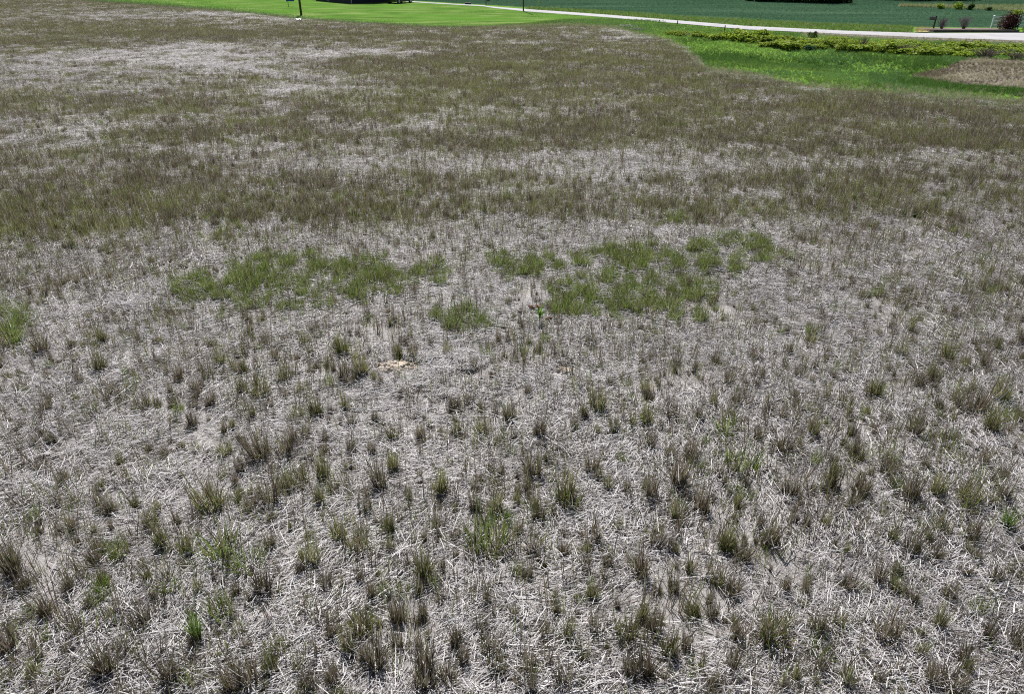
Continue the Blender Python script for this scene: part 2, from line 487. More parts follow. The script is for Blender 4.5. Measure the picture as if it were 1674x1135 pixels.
strip('road', 650, 2000, road_top, road_bot, .07, M_ROAD, 240, 7, crown=.06)
strip('gravel_shoulder', 1300, 2000, lambda x: road_bot(x) - .3, lambda x: road_bot(x) + I(x, [1300, 1400, 1674, 2000], [.8, 3.0, 4.0, 5.0]), .055, surf('gravel', [(0.3, (.16, .14, .12)), (0.55, (.25, .225, .20)), (0.8, (.34, .32, .30))], scale=2.5, detail=8, rough=1, spec=0, bump=.6, bscale=25), 80, 4, edge=.5)
M_DEAD = surf('dead_grass_ground', [(0.3, (.15, .125, .10)), (0.55, (.22, .19, .15)), (0.8, (.32, .285, .24))], scale=.6, detail=8, rough=.95, bump=.6, bscale=12)
strip('dead_patch', 1488, 1950, lambda x: I(x, [1490, 1536, 1577, 1600, 1674, 1950], [127, 116, 100, 97, 101, 112]), lambda x: I(x, [1490, 1560, 1674, 1950], [127.3, 139, 146, 166]), .07, M_DEAD, 70, 10)

# ------------------------------------------------------------------ density of the standing stubble (0 = bare straw, 1 = thick)
DENSE = [(150, 44, 210, 7, .45), (270, 56, 150, 7, .55), (60, 72, 100, 6, .5), (600, 60, 260, 11, .45), (780, 106, 300, 10, .55), (1000, 110, 300, 45, .6),
         (720, 145, 170, 35, .5), (800, 190, 320, 26, .35), (150, 180, 260, 17, .55), (400, 226, 130, 14, .6), (200, 268, 320, 15, .35), (200, 318, 320, 22, .5),
         (200, 352, 420, 22, .7), (60, 384, 150, 15, .8), (160, 402, 90, 10, .6), (520, 348, 300, 20, .6), (700, 302, 200, 12, .4), (760, 343, 350, 12, .5),
         (1300, 346, 220, 12, .6), (1250, 222, 350, 24, .55), (1500, 240, 250, 20, .45), (1300, 160, 250, 28, .5), (1480, 185, 250, 20, .5), (1600, 290, 150, 18, .3),
         (950, 225, 320, 16, .4), (1200, 300, 240, 10, .35), (1450, 345, 250, 14, .35), (1600, 560, 110, 130, .16), (1590, 640, 90, 60, .2), (470, 640, 120, 150, .15), (1570, 120, 110, 12, .3)]
BARE = [(170, 100, 210, 22, -.45), (350, 84, 120, 10, -.55), (430, 108, 130, 14, -.65), (600, 90, 100, 6, -.85), (100, 140, 170, 16, -.35), (480, 150, 120, 9, -.45),
        (120, 226, 200, 17, -.55), (60, 242, 80, 15, -.45), (430, 246, 110, 9, -.45), (680, 266, 210, 18, -.6), (950, 275, 230, 18, -.5), (1150, 280, 210, 13, -.4),
        (1150, 321, 150, 7, -.9), (1350, 226, 80, 8, -.6), (930, 375, 350, 18, -.4), (1400, 400, 300, 45, -.2), (800, 72, 36, 4, -.7), (1020, 60, 45, 8, -.85),
        (300, 24, 320, 8, -.35), (1640, 262, 32, 8, -.8), (640, 215, 60, 10, -.35), (550, 28, 200, 7, -.2), (1155, 110, 30, 14, -.5), (1400, 150, 150, 6, -.3),
        (950, 92, 5, 22, -.4), (992, 96, 5, 26, -.4), (1610, 130, 120, 10, -.2)]
GREENS = [(480, 470, 140, 34, 1.0), (410, 478, 62, 24, 1.0), (560, 462, 70, 34, 1.0), (1075, 425, 150, 20, .9), (1180, 415, 80, 22, 1.0), (1040, 492, 128, 32, 1.0), (745, 520, 34, 26, .8),
          (770, 530, 30, 20, .6), (18, 535, 30, 28, 1.0), (860, 435, 70, 18, .6), (310, 482, 26, 16, .8), (655, 462, 28, 12, .6), (712, 452, 26, 14, .6),
          (1110, 372, 26, 10, .6), (1285, 420, 22, 10, .5)]
def blobs(px, py, L):
    s = np.zeros_like(px)
    for cx, cy, rx, ry, a in L:
        d = ((px - cx) / rx) ** 2 + ((py - cy) / ry) ** 2
        s += a * np.exp(-d * d * .6)
    return s
def cover(px, py, x, y):
    w = 44 * (fbm(x * .5 + 3, y * .5, 3) - .5)
    qx = px + 200 * (fbm(x * .22, y * .22 + 40, 3) - .5); qy = py + w * np.clip(py / 300, .15, 1)
    base = np.interp(qy, [0, 150, 320, 355, 400, 540, 1200], [.50, .50, .47, .42, .17, .10, .09])
    c = base + .62 * blobs(qx, qy, DENSE) + .68 * blobs(qx, qy, BARE)
    c = c + ((fbm(x * .30, y * .8, 4) - .5) * .8 + (fbm(x * 1.1 + 5, y * 1.6, 3) - .5) * 1.0) * np.where(py < 380, 1, .45)
    ed = (py - field_edge(px)) / np.interp(px, [900, 1100, 1300, 1674], [5, 9, 13, 18])
    c = c - .6 * np.clip(1.2 - ed, 0, 1) * (px > 980)
    return np.clip(c, 0, 1.15)
def greenness(px, py, x, y):
    b = blobs(px + 60 * (fbm(x * 1.2, y * 1.2, 3) - .5), py + 40 * (fbm(x * 1.1 + 8, y * 1.1, 3) - .5), GREENS)
    return smooth(.10, .52, b * (.72 + .56 * fbm(x * 2.2 + 60, y * 2.2, 2)))
def olive(px, py, x, y):
    o = .45 * np.exp(-((py - 385) / 26) ** 2) * (px < 420) + .25 * np.exp(-((py - 350) / 25) ** 2) + .25 * np.exp(-((py - 300) / 16) ** 2) * ((px > 400) & (px < 1000))
    o = o + .30 * np.exp(-(((px - 720) / 190) ** 2 + ((py - 170) / 40) ** 2)) + .18 * np.exp(-(((px - 1050) / 260) ** 2 + ((py - 120) / 60) ** 2)) + .25 * np.exp(-(((px - 170) / 150) ** 2 + ((py - 46) / 9) ** 2))
    return np.clip(.22 + o + (fbm(x * .3 + 30, y * .5, 3) - .5) * .9, 0, 1)

def candidates(per_m2, ymax, ymin=1.5):
    xm = 12 + .80 * ymax
    n = int(per_m2 * 2 * xm * (ymax - ymin))
    x = rng.uniform(-xm, xm, n); y = rng.uniform(ymin, ymax, n)
    k = np.abs(x) < 3.5 + .86 * y
    x, y = x[k], y[k]
    z = H(x, y)
    px, py, dep = project(x, y, z)
    return x, y, z, px, py
def micro(x, y): return np.where(y < 22, 0.035 * (fbm(x * 1.9, y * 1.9, 3) - .5), 0)

# straw litter
SPOTS = [(650, 600, .34, .20), (925, 607, .17, .12), (756, 612, .13, .13), (782, 621, .08, .08)]
SPOT_W = [(ground(a, b)[0], rx, ry) for a, b, rx, ry in SPOTS]
def spot_near(x, y, pad):
    m = np.zeros(len(x), bool)
    for p, rx, ry in SPOT_W:
        m |= ((x - p[0]) / (rx + pad)) ** 2 + ((y - p[1]) / (ry + pad)) ** 2 < 1
    return m
straw_lib = library('straw_patch', [straw_patch('straw_patch', 420, .50, k) for k in (2.5, 5, 1.6, 8.0, .8, 3, 6, 1.4)]
                    + [straw_patch('straw_patch', 60, .40, .4, lmin=.10, lmax=.42, wmin=.004, wmax=.009, lift=.08) for _ in range(4)]
                    + [straw_patch('straw_patch', 46, .17, 1.5, lmin=.05, lmax=.24) for _ in range(4)])
def litter(per, y0, y1, sc, keep):
    x, y, z, px, py = candidates(per, y1, y0)
    k = (py > field_edge(px) + 1.0) & (rng.random(len(x)) < keep(px, py, x, y))
    x, y, z = x[k], y[k], z[k]
    n = len(x)
    ang = (fbm(x * .13, y * .13, 3) - .5) * 3.6 + rng.normal(0, .28, n)
    loose = rng.random(n) < .22
    idx = np.where(loose, 8 + rng.integers(0, 4, n), rng.integers(0, 8, n))
    rot = np.stack([rng.normal(0, .03, n), rng.normal(0, .03, n), np.where(loose, rng.random(n) * 6.28, ang)], -1)
    return np.stack([x, y, z + micro(x, y) + rng.uniform(0, .02, n)], -1), rot, uni(np.full(n, sc) * rng.uniform(.85, 1.2, n)), idx
def keep_near(px, py, x, y):
    bare = .45 * smooth(.66, .80, fbm(x * 2.2 + 50, y * 2.6 + 11, 3))
    for cx, cy, rx, ry in ((650, 598, 30, 9), (925, 606, 18, 8), (10, 628, 20, 8), (780, 1010, 50, 7), (680, 1025, 16, 14), (505, 430, 80, 5), (210, 490, 80, 7)):
        bare = np.maximum(bare, np.exp(-((px - cx) / rx) ** 2 - ((py - cy) / ry) ** 2) * 1.1)
    return 1 - .55 * np.clip(bare, 0, 1)
A = litter(5.6, 1.5, 24, 1.0, keep_near)
B = litter(2.4, 24, 150, 1.25, lambda px, py, x, y: np.interp(y, [24, 90, 95], [1, .8, .5]))
kA = ~spot_near(A[0][:, 0], A[0][:, 1], .42)
A = [q[kA] for q in A]
xx, yy = [], []
for p, rx, ry in SPOT_W:
    xx.append(p[0] + rng.uniform(-1, 1, 130)); yy.append(p[1] + rng.uniform(-.9, .9, 130))
xx = np.concatenate(xx); yy = np.concatenate(yy)
kA = spot_near(xx, yy, .52) & ~spot_near(xx, yy, .05)
xx, yy = xx[kA], yy[kA]; nn = len(xx)
D_ = (np.stack([xx, yy, H(xx, yy) + rng.uniform(0, .03, nn)], -1), np.stack([np.zeros(nn), np.zeros(nn), rng.normal(0, .8, nn)], -1), uni(np.ones(nn)), 12 + rng.integers(0, 4, nn))
P_, R_, S_, I_ = [np.concatenate(q) for q in zip(A, B, D_)]
scatter('straw_litter', straw_lib, P_, R_, S_, I_, 'matted pale grey straw lying flat over the whole mown field', 'straw')

# standing stubble
NB, NO, NG = 10, 8, 8
br_m = [tuft_mesh('dead_grass_tuft', 'b', int(rng.integers(24, 70)), rng.uniform(.07, .17), M_BLADE) for _ in range(NB)]
ol_m = [tuft_mesh('olive_grass_tuft', 'o', int(rng.integers(24, 66)), rng.uniform(.07, .17), M_BLADE) for _ in range(NO)]
gr_m = [tuft_mesh('green_grass_tuft', 'g', int(rng.integers(18, 34)), rng.uniform(.16, .34), M_GREEN) for _ in range(NG)]
vi_m = [tuft_mesh('bright_grass_tuft', 'v', int(rng.integers(26, 36)), rng.uniform(.08, .13), M_GREEN) for _ in range(3)]
st_m = [stem_mesh('stem', int(rng.integers(3, 9)), rng.uniform(.05, .3), 'b' if i < 6 else 'o') for i in range(10)]
def stand_mesh(name, n, spread, pal):
    b = np.stack([rng.normal(0, spread, n), rng.normal(0, spread, n), np.zeros(n) - .02], -1)
    k = n // 3
    p = [blades(b, rng.random(n) * 6.28, np.abs(rng.normal(.10, .16, n)), rng.normal(.10, .28, n), rng.uniform(.35, 1, n), rng.uniform(.018, .036, n), pick(pal, n), 2, .4, pick(pal, n)),
         blades(b[:k] + rng.normal(0, .1, (k, 3)) * [1, 1, 0], rng.random(k) * 6.28, rng.uniform(.4, 1.2, k), rng.normal(.2, .3, k), rng.uniform(.3, .6, k), rng.uniform(.022, .04, k), pick(PALE, k), 2, .3)]
    V, Fq, C = joinm(p)
    return np_mesh(name, V, Fq, M_BLADE, C)
sd_m = [stand_mesh('stubble_stand', int(rng.integers(34, 70)), rng.uniform(.55, .95), BROWN) for _ in range(6)] + [stand_mesh('stubble_stand', int(rng.integers(34, 70)), rng.uniform(.55, .95), OLIVE) for _ in range(6)]
lib_all = library('stubble', br_m + ol_m + gr_m + st_m + sd_m)
O_OL, O_GR, O_ST = NB, NB + NO, NB + NO + NG
O_SD = O_ST + 10

# tufts one can pick out in the photograph: x, y of the base, height in photo pixels, kind
TUFTS = """16,561,40,g 70,577,35,b 169,561,28,o 119,570,20,b 82,602,16,g 104,609,14,g 166,609,36,o 207,615,17,v 227,599,16,b 20,619,8,b 293,625,35,b 362,597,30,o 341,619,35,b 383,605,22,o
399,611,24,o 325,640,30,b 135,632,25,b 196,651,22,b 235,665,28,b 394,646,30,o 345,663,28,b 283,664,18,b 79,675,30,b 143,669,15,b 316,699,35,b 285,691,16,o 381,701,20,o 412,685,30,o 238,701,20,b
259,717,18,b 61,730,25,b 370,743,30,o 270,746,22,b 404,736,22,b 337,749,12,b 71,765,18,b 164,730,14,o 394,773,28,b 26,812,18,b 95,825,28,b 124,823,20,b 346,831,52,o 259,839,25,o 182,839,30,b 412,833,30,b
534,599,18,o 561,580,35,o 508,580,26,o 495,566,22,o 450,590,28,b 653,585,24,o 674,585,26,b 730,580,26,o 592,614,42,o 563,619,35,b 508,611,18,b 463,625,28,o 426,651,40,o 709,632,16,b 775,601,22,b
489,646,24,o 565,669,28,o 518,680,35,o 488,683,28,o 743,669,28,b 767,662,22,b 614,690,24,b 480,725,42,b 502,714,26,o 643,720,32,o 746,712,26,o 788,709,34,o 833,688,28,o 690,722,30,b 702,698,15,o
428,751,55,b 466,749,45,b 608,743,26,b 529,783,45,o 574,741,26,b 643,770,35,o 621,796,48,b 722,810,50,o 668,820,26,o 820,775,18,b 495,788,35,o 571,767,20,b 471,799,45,o 444,820,62,b 542,807,25,b
574,810,22,b 600,839,30,b 777,833,38,b 812,836,40,o 529,725,16,b 968,564,22,b 1067,580,16,b 1168,595,24,b 1235,588,35,b 1190,627,34,b 864,646,22,b 1055,640,26,o 1095,632,14,b 1201,663,24,b 1164,664,26,o
976,669,45,o 955,685,32,o 1065,656,16,b 1004,706,36,o 1032,699,28,o 1055,693,32,o 1096,684,28,b 1143,691,34,b 881,717,44,b 915,722,18,b 939,701,22,b 1063,733,38,b 976,712,22,o 1185,709,36,g 1186,730,20,o
1153,725,18,v 1238,717,26,b 1211,767,44,g 1172,751,18,o 968,773,38,b 1127,754,40,b 1095,751,32,b 1106,796,55,b 1013,759,20,o 1148,775,24,g 1215,812,26,g 1063,815,50,b 995,802,35,o 1024,804,26,b
923,820,55,o 939,833,40,o 870,780,50,b 894,757,24,b 862,804,28,o 873,836,45,o 1145,833,48,b 1111,836,22,g 979,786,24,o 1323,558,22,o 1288,580,25,b 1331,603,18,b 1629,572,20,o 1666,564,25,b 1576,598,30,b
1608,601,26,b 1547,590,32,o 1473,582,32,o 1492,566,20,b 1393,614,14,o 1427,648,36,o 1520,622,26,o 1502,630,28,b 1635,654,40,o 1595,672,52,b 1349,654,24,b 1331,656,18,b 1299,672,20,b 1280,685,26,b
1532,672,26,b 1329,712,40,o 1391,712,26,b 1492,712,45,b 1553,722,36,o 1619,704,40,o 1648,688,30,g 1661,677,18,b 1397,743,28,b 1280,738,42,b 1302,730,22,o 1331,757,24,g 1450,775,34,b 1606,759,36,b
1510,770,30,b 1357,794,48,o 1347,804,26,b 1294,810,45,b 1406,807,40,b 1465,802,26,g 1489,817,50,b 1529,812,46,o 1579,825,50,o 1608,791,26,g 1637,817,34,b 1624,825,20,g 1386,833,26,b
65,875,25,b 196,909,32,g 156,920,40,b 24,943,60,b 40,967,38,b 169,967,36,g 278,967,38,g 365,909,55,g 307,906,36,o 412,930,40,g 264,893,42,o 249,861,40,o 77,1004,44,b 143,994,26,o 182,1015,30,o
235,1025,45,b 322,1046,62,v 365,1007,42,g 124,1036,45,b 16,1065,60,b 114,1070,35,b 328,970,36,o 386,973,30,b 174,1102,55,b 58,1110,35,o 16,1113,35,o 103,1115,35,b 280,1115,55,b 206,1073,40,b 243,949,30,o
404,1062,30,b 383,1126,60,b 412,1120,60,b 510,922,62,o 555,885,36,o 587,904,40,o 637,872,40,o 640,901,30,o 717,867,40,b 693,941,58,o 799,893,60,g 805,917,24,o 828,853,24,v 442,898,32,b 431,967,52,b
534,962,36,b 590,951,40,b 608,980,40,b 719,980,26,b 796,988,34,b 652,1015,42,b 592,1030,48,o 553,1038,40,b 574,1067,52,o 458,1067,45,o 614,1089,60,b 651,1059,40,b 746,1054,42,b 807,1067,60,b 815,1099,40,o
696,1099,70,b 693,1128,50,b 492,1099,40,o 545,1120,45,b 444,1102,45,o 505,1126,40,b 735,1120,50,b 759,1086,40,b 966,885,52,b 873,851,30,o 870,904,36,b 921,906,26,b 958,933,32,b 995,928,22,b 1047,941,45,b
1071,891,40,b 1098,901,36,b 1106,851,40,o 1100,967,40,b 1127,935,32,o 1188,896,42,o 1214,917,36,b 968,978,32,o 1024,1041,45,o 1050,1012,30,o 1071,1033,46,b 1092,1070,55,o 926,1044,44,o 976,1031,40,b
1132,1007,34,o 1164,1007,34,b 1172,954,32,o 1195,1094,55,b 1251,1054,55,o 1055,1102,50,b 1029,1105,50,b 921,1118,50,b 955,1078,36,o 862,1099,55,b 868,1131,45,b 1121,1062,40,b 1195,972,40,b 1248,893,30,b
841,1009,26,b 934,1060,22,g 889,1041,30,b 1008,867,22,o 1203,1044,40,b 1645,864,36,v 1455,885,36,o 1317,861,30,b 1346,861,28,o 1259,888,45,b 1545,875,30,o 1587,880,40,b 1489,906,48,b 1526,914,36,b
1513,883,30,o 1582,909,30,o 1436,951,46,b 1465,941,30,o 1384,962,34,b 1463,967,30,o 1317,972,30,b 1574,941,24,b 1624,951,36,b 1550,978,40,b 1492,986,34,b 1595,1002,30,g 1265,1041,62,o 1336,1033,58,b
1370,1025,30,o 1447,1046,60,b 1532,1028,46,o 1613,1046,46,b 1661,1060,50,b 1336,1075,30,g 1341,1097,30,b 1502,1073,34,o 1576,1083,46,b 1299,1115,34,o 1384,1123,50,o 1434,1118,40,b 1521,1120,44,b
1574,1102,30,o 1553,1126,50,b 1656,941,26,b 1283,967,30,b"""
tufts = []
for t in TUFTS.split():
    a = t.split(','); tufts.append((float(a[0]), float(a[1]), float(a[2]), a[3]))

x, y, z, px, py = candidates(60, 140)
k = (py < 1300) & (px > -260) & (px < 1940) & (in_field(px, py) | False)
x, y, z, px, py = [q[k] for q in (x, y, z, px, py)]
inf = in_field(px, py) & (py < 1300)
c = cover(px, py, x, y); g = greenness(px, py, x, y); ol = olive(px, py, x, y)
fall = np.interp(y, [4, 9, 16, 30, 55, 90, 140], [.5, .5, .8, .85, .75, .6, .5])
dens = np.interp(y, [4, 7, 10, 13, 20, 40], [.44, .44, .42, .42, .28, .20]) + np.clip(c - .08, 0, 1) ** 1.1 * .34 * fall
dens = np.maximum(dens, g * .70)
dens = np.where(in_brown(px, py), .22, dens)
k = inf & (rng.random(len(x)) < dens) & ~spot_near(x, y, .04)
x, y, z, px, py, c, g, ol = [q[k] for q in (x, y, z, px, py, c, g, ol)]
n = len(x)
u = rng.random(n)
idx = np.where(u < ol, O_OL + rng.integers(0, NO, n), rng.integers(0, NB, n))
single = rng.random(n) < np.interp(c, [.0, .3, .7], [.62, .45, .2])
idx = np.where(single, O_ST + rng.integers(0, 10, n), idx)
stand = rng.random(n) < np.interp(y, [10, 16, 30, 60], [.10, .45, .62, .70])
idx = np.where(stand, O_SD + np.where(u < ol + np.interp(y, [14, 26], [.05, .26]), 6, 0) + rng.integers(0, 6, n), idx)
gg = rng.random(n) < g * .78
idx = np.where(gg, O_GR + rng.integers(0, NG, n), idx)
idx = np.where((~gg) & (rng.random(n) < .03), O_GR + rng.integers(0, NG, n), idx)
hh = np.interp(c, [0, .3, .8], [.17, .25, .33]) * rng.uniform(.5, 1.3, n) * np.interp(y, [5, 40, 80], [1.0, .95, .85])
hh = np.where(gg, rng.uniform(.16, .36, n), hh)
scatter('stubble', lib_all, np.stack([x, y, z + micro(x, y)], -1), upright(n), uni(hh), idx,
        'dense standing stubble of dead brown and olive grass covering the field', 'stubble')
print('stubble', n, 'litter', len(P_))

# loose stems between the near tufts
x, y, z, px, py = candidates(60, 26)
k = in_field(px, py) & (rng.random(len(x)) < .50 * smooth(.28, .62, fbm(x * .8 + 70, y * .8, 3)) + .20)
x, y, z = x[k], y[k], z[k]; n = len(x)
scatter('loose_stems', library('loose_stem', st_m), np.stack([x, y, z + micro(x, y)], -1), upright(n, .10), uni(rng.uniform(.16, .42, n)), rng.integers(0, 10, n),
        'thin single stems standing up through the near straw', 'stems')

# the countable tufts, one object each
def region(px, py):
    col = ['at the left edge', 'left', 'left of centre', 'at the centre', 'right of centre', 'right', 'far right', 'at the right edge'][min(7, int(max(px, 0) / 1674 * 8))]
    row = ('level with the green patches' if py < 585 else 'level with the burrow' if py < 625 else 'just nearer than the burrow' if py < 668 else 'in the upper near field' if py < 715 else 'in the middle near field' if py < 770
           else 'in the lower near field' if py < 840 else 'in the upper foreground' if py < 920 else 'in the middle foreground' if py < 1000 else 'in the lower foreground' if py < 1065 else 'along the bottom edge')
    return row + ', ' + col
NAMES = {'b': ('dead_grass_tuft', 'brown dead grass tuft', 'brown grass tufts standing in the straw', br_m),
         'o': ('olive_grass_tuft', 'olive brown grass tuft', 'olive grass tufts standing in the straw', ol_m),
         'g': ('green_grass_tuft', 'green grass tuft', 'green grass tufts in the near field', gr_m),
         'v': ('bright_grass_tuft', 'vivid green grass tuft', None, vi_m)}
VIVID_LABEL = {(207, 615): 'small vivid green tuft alone in straw at the left', (1153, 725): 'small vivid green tuft left of a taller green clump',
               (322, 1046): 'tall vivid green grass tuft near the bottom left', (828, 853): 'narrow vivid green tuft near the middle of the near field',
               (1645, 864): 'vivid green rounded grass tuft by the right edge'}
for i, (tx, ty, th, tk) in enumerate(tufts):
    nm, words, grp, pool = NAMES[tk]
    p = ground(tx, ty)[0]
    dep = p[1] * CP + CAM_H * SP
    h = th * dep / (F * CP) * 1.25
    o = link(nm, pool[i % len(pool)])
    o.location = (p[0], p[1], p[2] + float(micro(p[0], p[1])))
    wf = rng.uniform(.8, 1.25) * max(h, .26)
    o.scale = (wf, wf, h)
    o.rotation_euler = (rng.normal(0, .05), rng.normal(0, .05), rng.random() * 6.28)
    size = ('very short' if h < .19 else 'short' if h < .27 else 'medium' if h < .36 else 'tall' if h < .46 else 'very tall') + (' broad' if wf / h > 1.08 else ' slim' if wf / h < .92 else '')
    if tk == 'v':
        o.scale = (wf * .75, wf * .75, h * .9)
        tag(o, VIVID_LABEL[(int(tx), int(ty))], 'grass tuft')
    else:
        tag(o, '%s %s %s' % (size, words, region(tx, ty)), 'grass tuft', grp)

# ------------------------------------------------------------------ green cover of lawn edge, bank, verge, crop
def short_tuft(n, pal, wid=.02, spread=.12, lean=.35):
    b = np.stack([rng.normal(0, spread, n), rng.normal(0, spread, n), np.zeros(n) - .03], -1)
    p = blades(b, rng.random(n) * 6.28, np.abs(rng.normal(lean, .25, n)), rng.normal(.5, .4, n), rng.uniform(.45, 1, n), rng.uniform(.6, 1.2, n) * wid, pick(pal, n), 2, .15)
    return np_mesh('grass', p[0], p[1], M_GREEN, p[2])
LUSH = [(4, (.160, .270, .060)), (3, (.205, .315, .075)), (2, (.110, .200, .045)), (2.0, (.28, .33, .12))]
DEEP = [(4, (.080, .170, .036)), (3, (.110, .205, .044)), (2, (.064, .135, .032)), (1, (.18, .19, .08))]
DRY = [(3, (.42, .385, .29)), (2, (.32, .30, .20)), (2, (.24, .26, .11))]
TEAL = [(3, (.10, .22, .065)), (2, (.13, .26, .09)), (1, (.19, .26, .13))]
grass_lib = library('grass', [short_tuft(34, LUSH, .028) for _ in range(5)] + [short_tuft(34, DEEP, .035) for _ in range(5)] + [short_tuft(30, DRY, .03) for _ in range(4)] + [short_tuft(30, TEAL, .035) for _ in range(4)])
def px_scatter(n, x0, x1, top, bot):
    """points spread evenly over the ground between two photo lines"""
    px = rng.uniform(x0, x1, n); t = rng.random(n)
    a = ground(px, top(px)); b = ground(px, bot(px))
    p = a * (1 - t[:, None]) + b * t[:, None]
    p[:, 2] = H(p[:, 0], p[:, 1])
    q = project(p[:, 0], p[:, 1], p[:, 2])
    return p, q[0], q[1]
# bank
p, px, py = px_scatter(60000, 780, 1950, lambda x: np.where(x < 1088, lawn_bot(x) - 1.5, road_bot(x) + 1), lambda x: field_edge(x) + 1)
k = ~in_brown(px, py)
p, px, py = p[k], px[k], py[k]; n = len(p)
dry = np.clip(1 - (field_edge(px) - py) / np.interp(px, [1000, 1130, 1300, 1500, 1674], [6, 9, 12, 16, 20]), 0, 1) * .9
drk = np.clip(np.exp(-((py - (98 + (px - 1150) * .02)) / 9) ** 2) * (px > 1130) + .9 * np.exp(-((py - (138 + (px - 1500) * .09)) / 8) ** 2) * (px > 1420) + (fbm(p[:, 0] * .22, p[:, 1] * .3, 3) - .42) * 1.7, 0, 1)
u = rng.random(n)
idx = np.where(rng.random(n) < drk, 5 + rng.integers(0, 5, n), rng.integers(0, 5, n))
teal = smooth(.5, .62, fbm(p[:, 0] * .2 + 90, p[:, 1] * .2, 3))
idx = np.where(rng.random(n) < teal * .5, 14 + rng.integers(0, 4, n), idx)
dry = np.maximum(dry, .75 * (px > 1310) * (1 - smooth(4, 10, py - road_bot(px) + (fbm(p[:, 0] * .4, p[:, 1] * .4, 3) - .5) * 9)))
idx = np.where(u < dry, 10 + rng.integers(0, 4, n), idx)
scatter('bank_grass', grass_lib, p + [0, 0, .03], upright(n), uni(rng.uniform(.10, .26, n) * np.interp(drk, [0, 1], [.75, 1.35])), idx, 'rough green grass growing in the dip below the road', 'grass')
# dead patch cover
p, px, py = px_scatter(5200, 1492, 1950, lambda x: I(x, [1490, 1536, 1577, 1600, 1674, 1950], [126, 115, 99, 96, 100, 111]), lambda x: I(x, [1490, 1560, 1674, 1950], [128, 140, 147, 167]))
dry_lib = library('dry_grass', [short_tuft(30, DRY, .03) for _ in range(4)] + [short_tuft(30, BROWN, .03) for _ in range(4)])
n = len(p); br = smooth(.40, .60, fbm(p[:, 0] * .35, p[:, 1] * .9 + 20, 3))
scatter('dead_patch_grass', dry_lib, p + [0, 0, .05], upright(n), uni(rng.uniform(.10, .26, n)), np.where(rng.random(n) < br, 4, 0) + rng.integers(0, 4, n), 'dry tan and brown grass on the dead patch at the right edge', 'grass')
# verge
p, px, py = px_scatter(16000, 860, 2050, lambda x: crop_bot(x) - .3, lambda x: road_top(x) - .3)
k = ~((px > 1492) & (px < 1672))
p, px, py = p[k], px[k], py[k]
n = len(p); u = rng.random(n)
scatter('verge_grass', grass_lib, p + [0, 0, .03], upright(n), uni(rng.uniform(.15, .35, n)), np.where(u < .1, 10 + rng.integers(0, 4, n), np.where(u < .3, 5 + rng.integers(0, 5, n), rng.integers(0, 5, n))),
        'bright green uncut grass strip between road and dark crop', 'grass')
# lawn: short everywhere, long along the field edge
p, px, py = px_scatter(60000, 60, 1060, lambda x: np.where(x < 640, -12., road_bot(x) + .5), lambda x: lawn_bot(x) + .5)
n = len(p)
mow = smooth(.42, .60, fbm(p[:, 0] * .22 + 11, p[:, 1] * .85, 4))
e = np.exp(-np.clip(field_edge(px) - py, 0, 99) / np.interp(px, [200, 500, 850], [9, 5, 3]))
u = rng.random(n)
idx = np.where(u < e * .55, 14 + rng.integers(0, 4, n), np.where(u < e * .8 + .75 * mow, 5 + rng.integers(0, 5, n), np.where(rng.random(n) < .10, 10 + rng.integers(0, 4, n), rng.integers(0, 5, n))))
scatter('lawn_grass', grass_lib, p + [0, 0, .02], upright(n), uni(.03 + .05 * rng.random(n) * (fbm(p[:, 0] * .3, p[:, 1] * .15, 3) * 2.2) + .30 * e * rng.random(n)), idx, 'bright mown lawn grass with a ragged uncut edge', 'grass')
# green invading the field just inside its edge
p, px, py = px_scatter(22000, 60, 1950, lambda x: field_edge(x) - 3, lambda x: field_edge(x) + np.interp(x, [0, 800, 1100, 1300, 1674], [4, 5, 9, 18, 24]))
n = len(p)
scatter('edge_grass', grass_lib, p, upright(n), uni(rng.uniform(.1, .28, n)), np.where(rng.random(n) < .74, 10 + rng.integers(0, 4, n), 14 + rng.integers(0, 4, n)), 'straggling half dry grass along the edge of the field', 'grass')
# crop rows
CROPC = [(3, (.046, .104, .058)), (3, (.052, .114, .064)), (2, (.040, .090, .052))]
CROPD = [(1, (.034, .078, .044)), (1, (.040, .088, .048))]
crop_lib = library('crop_plant', [short_tuft(46, CROPC, .04, .55, .6) for _ in range(5)] + [short_tuft(40, CROPD, .04, .55, .6) for _ in range(3)])
a0 = G(1000, 18); a1 = G(1500, 44)
dv = (a1 - a0); dv.z = 0; dv.normalize(); nv = Vector((-dv.y, dv.x, 0))
if nv.y < 0: nv = -nv
rows = []
for r in range(120):
    s = np.arange(-150, 190, .34) + rng.random()
    o = a0 + nv * (.3 + r * .76)
    rows.append(np.stack([o.x + dv.x * s, o.y + dv.y * s, np.zeros_like(s)], -1))
p = np.concatenate(rows); p[:, :2] += rng.normal(0, .07, (len(p), 2))
p[:, 2] = H(p[:, 0], p[:, 1])
px, py, _ = project(p[:, 0], p[:, 1], p[:, 2])
k = (py < crop_bot(px) - .4) & (px > 560) & (px < 1900) & (py > -35)
p = p[k]; n = len(p)
scatter('crop_rows', crop_lib, p, upright(n), uni(rng.uniform(.14, .22, n) * (.6 + .8 * fbm(p[:, 0] * .08, p[:, 1] * .25, 3))), np.where(rng.random(n) < smooth(.42, .62, fbm((p[:, 0] * dv.x + p[:, 1] * dv.y) * .03, (p[:, 0] * nv.x + p[:, 1] * nv.y) * .55, 3)), 5 + rng.integers(0, 3, n), rng.integers(0, 5, n)), 'dark blue green young crop growing in rows beyond the road', 'crop')
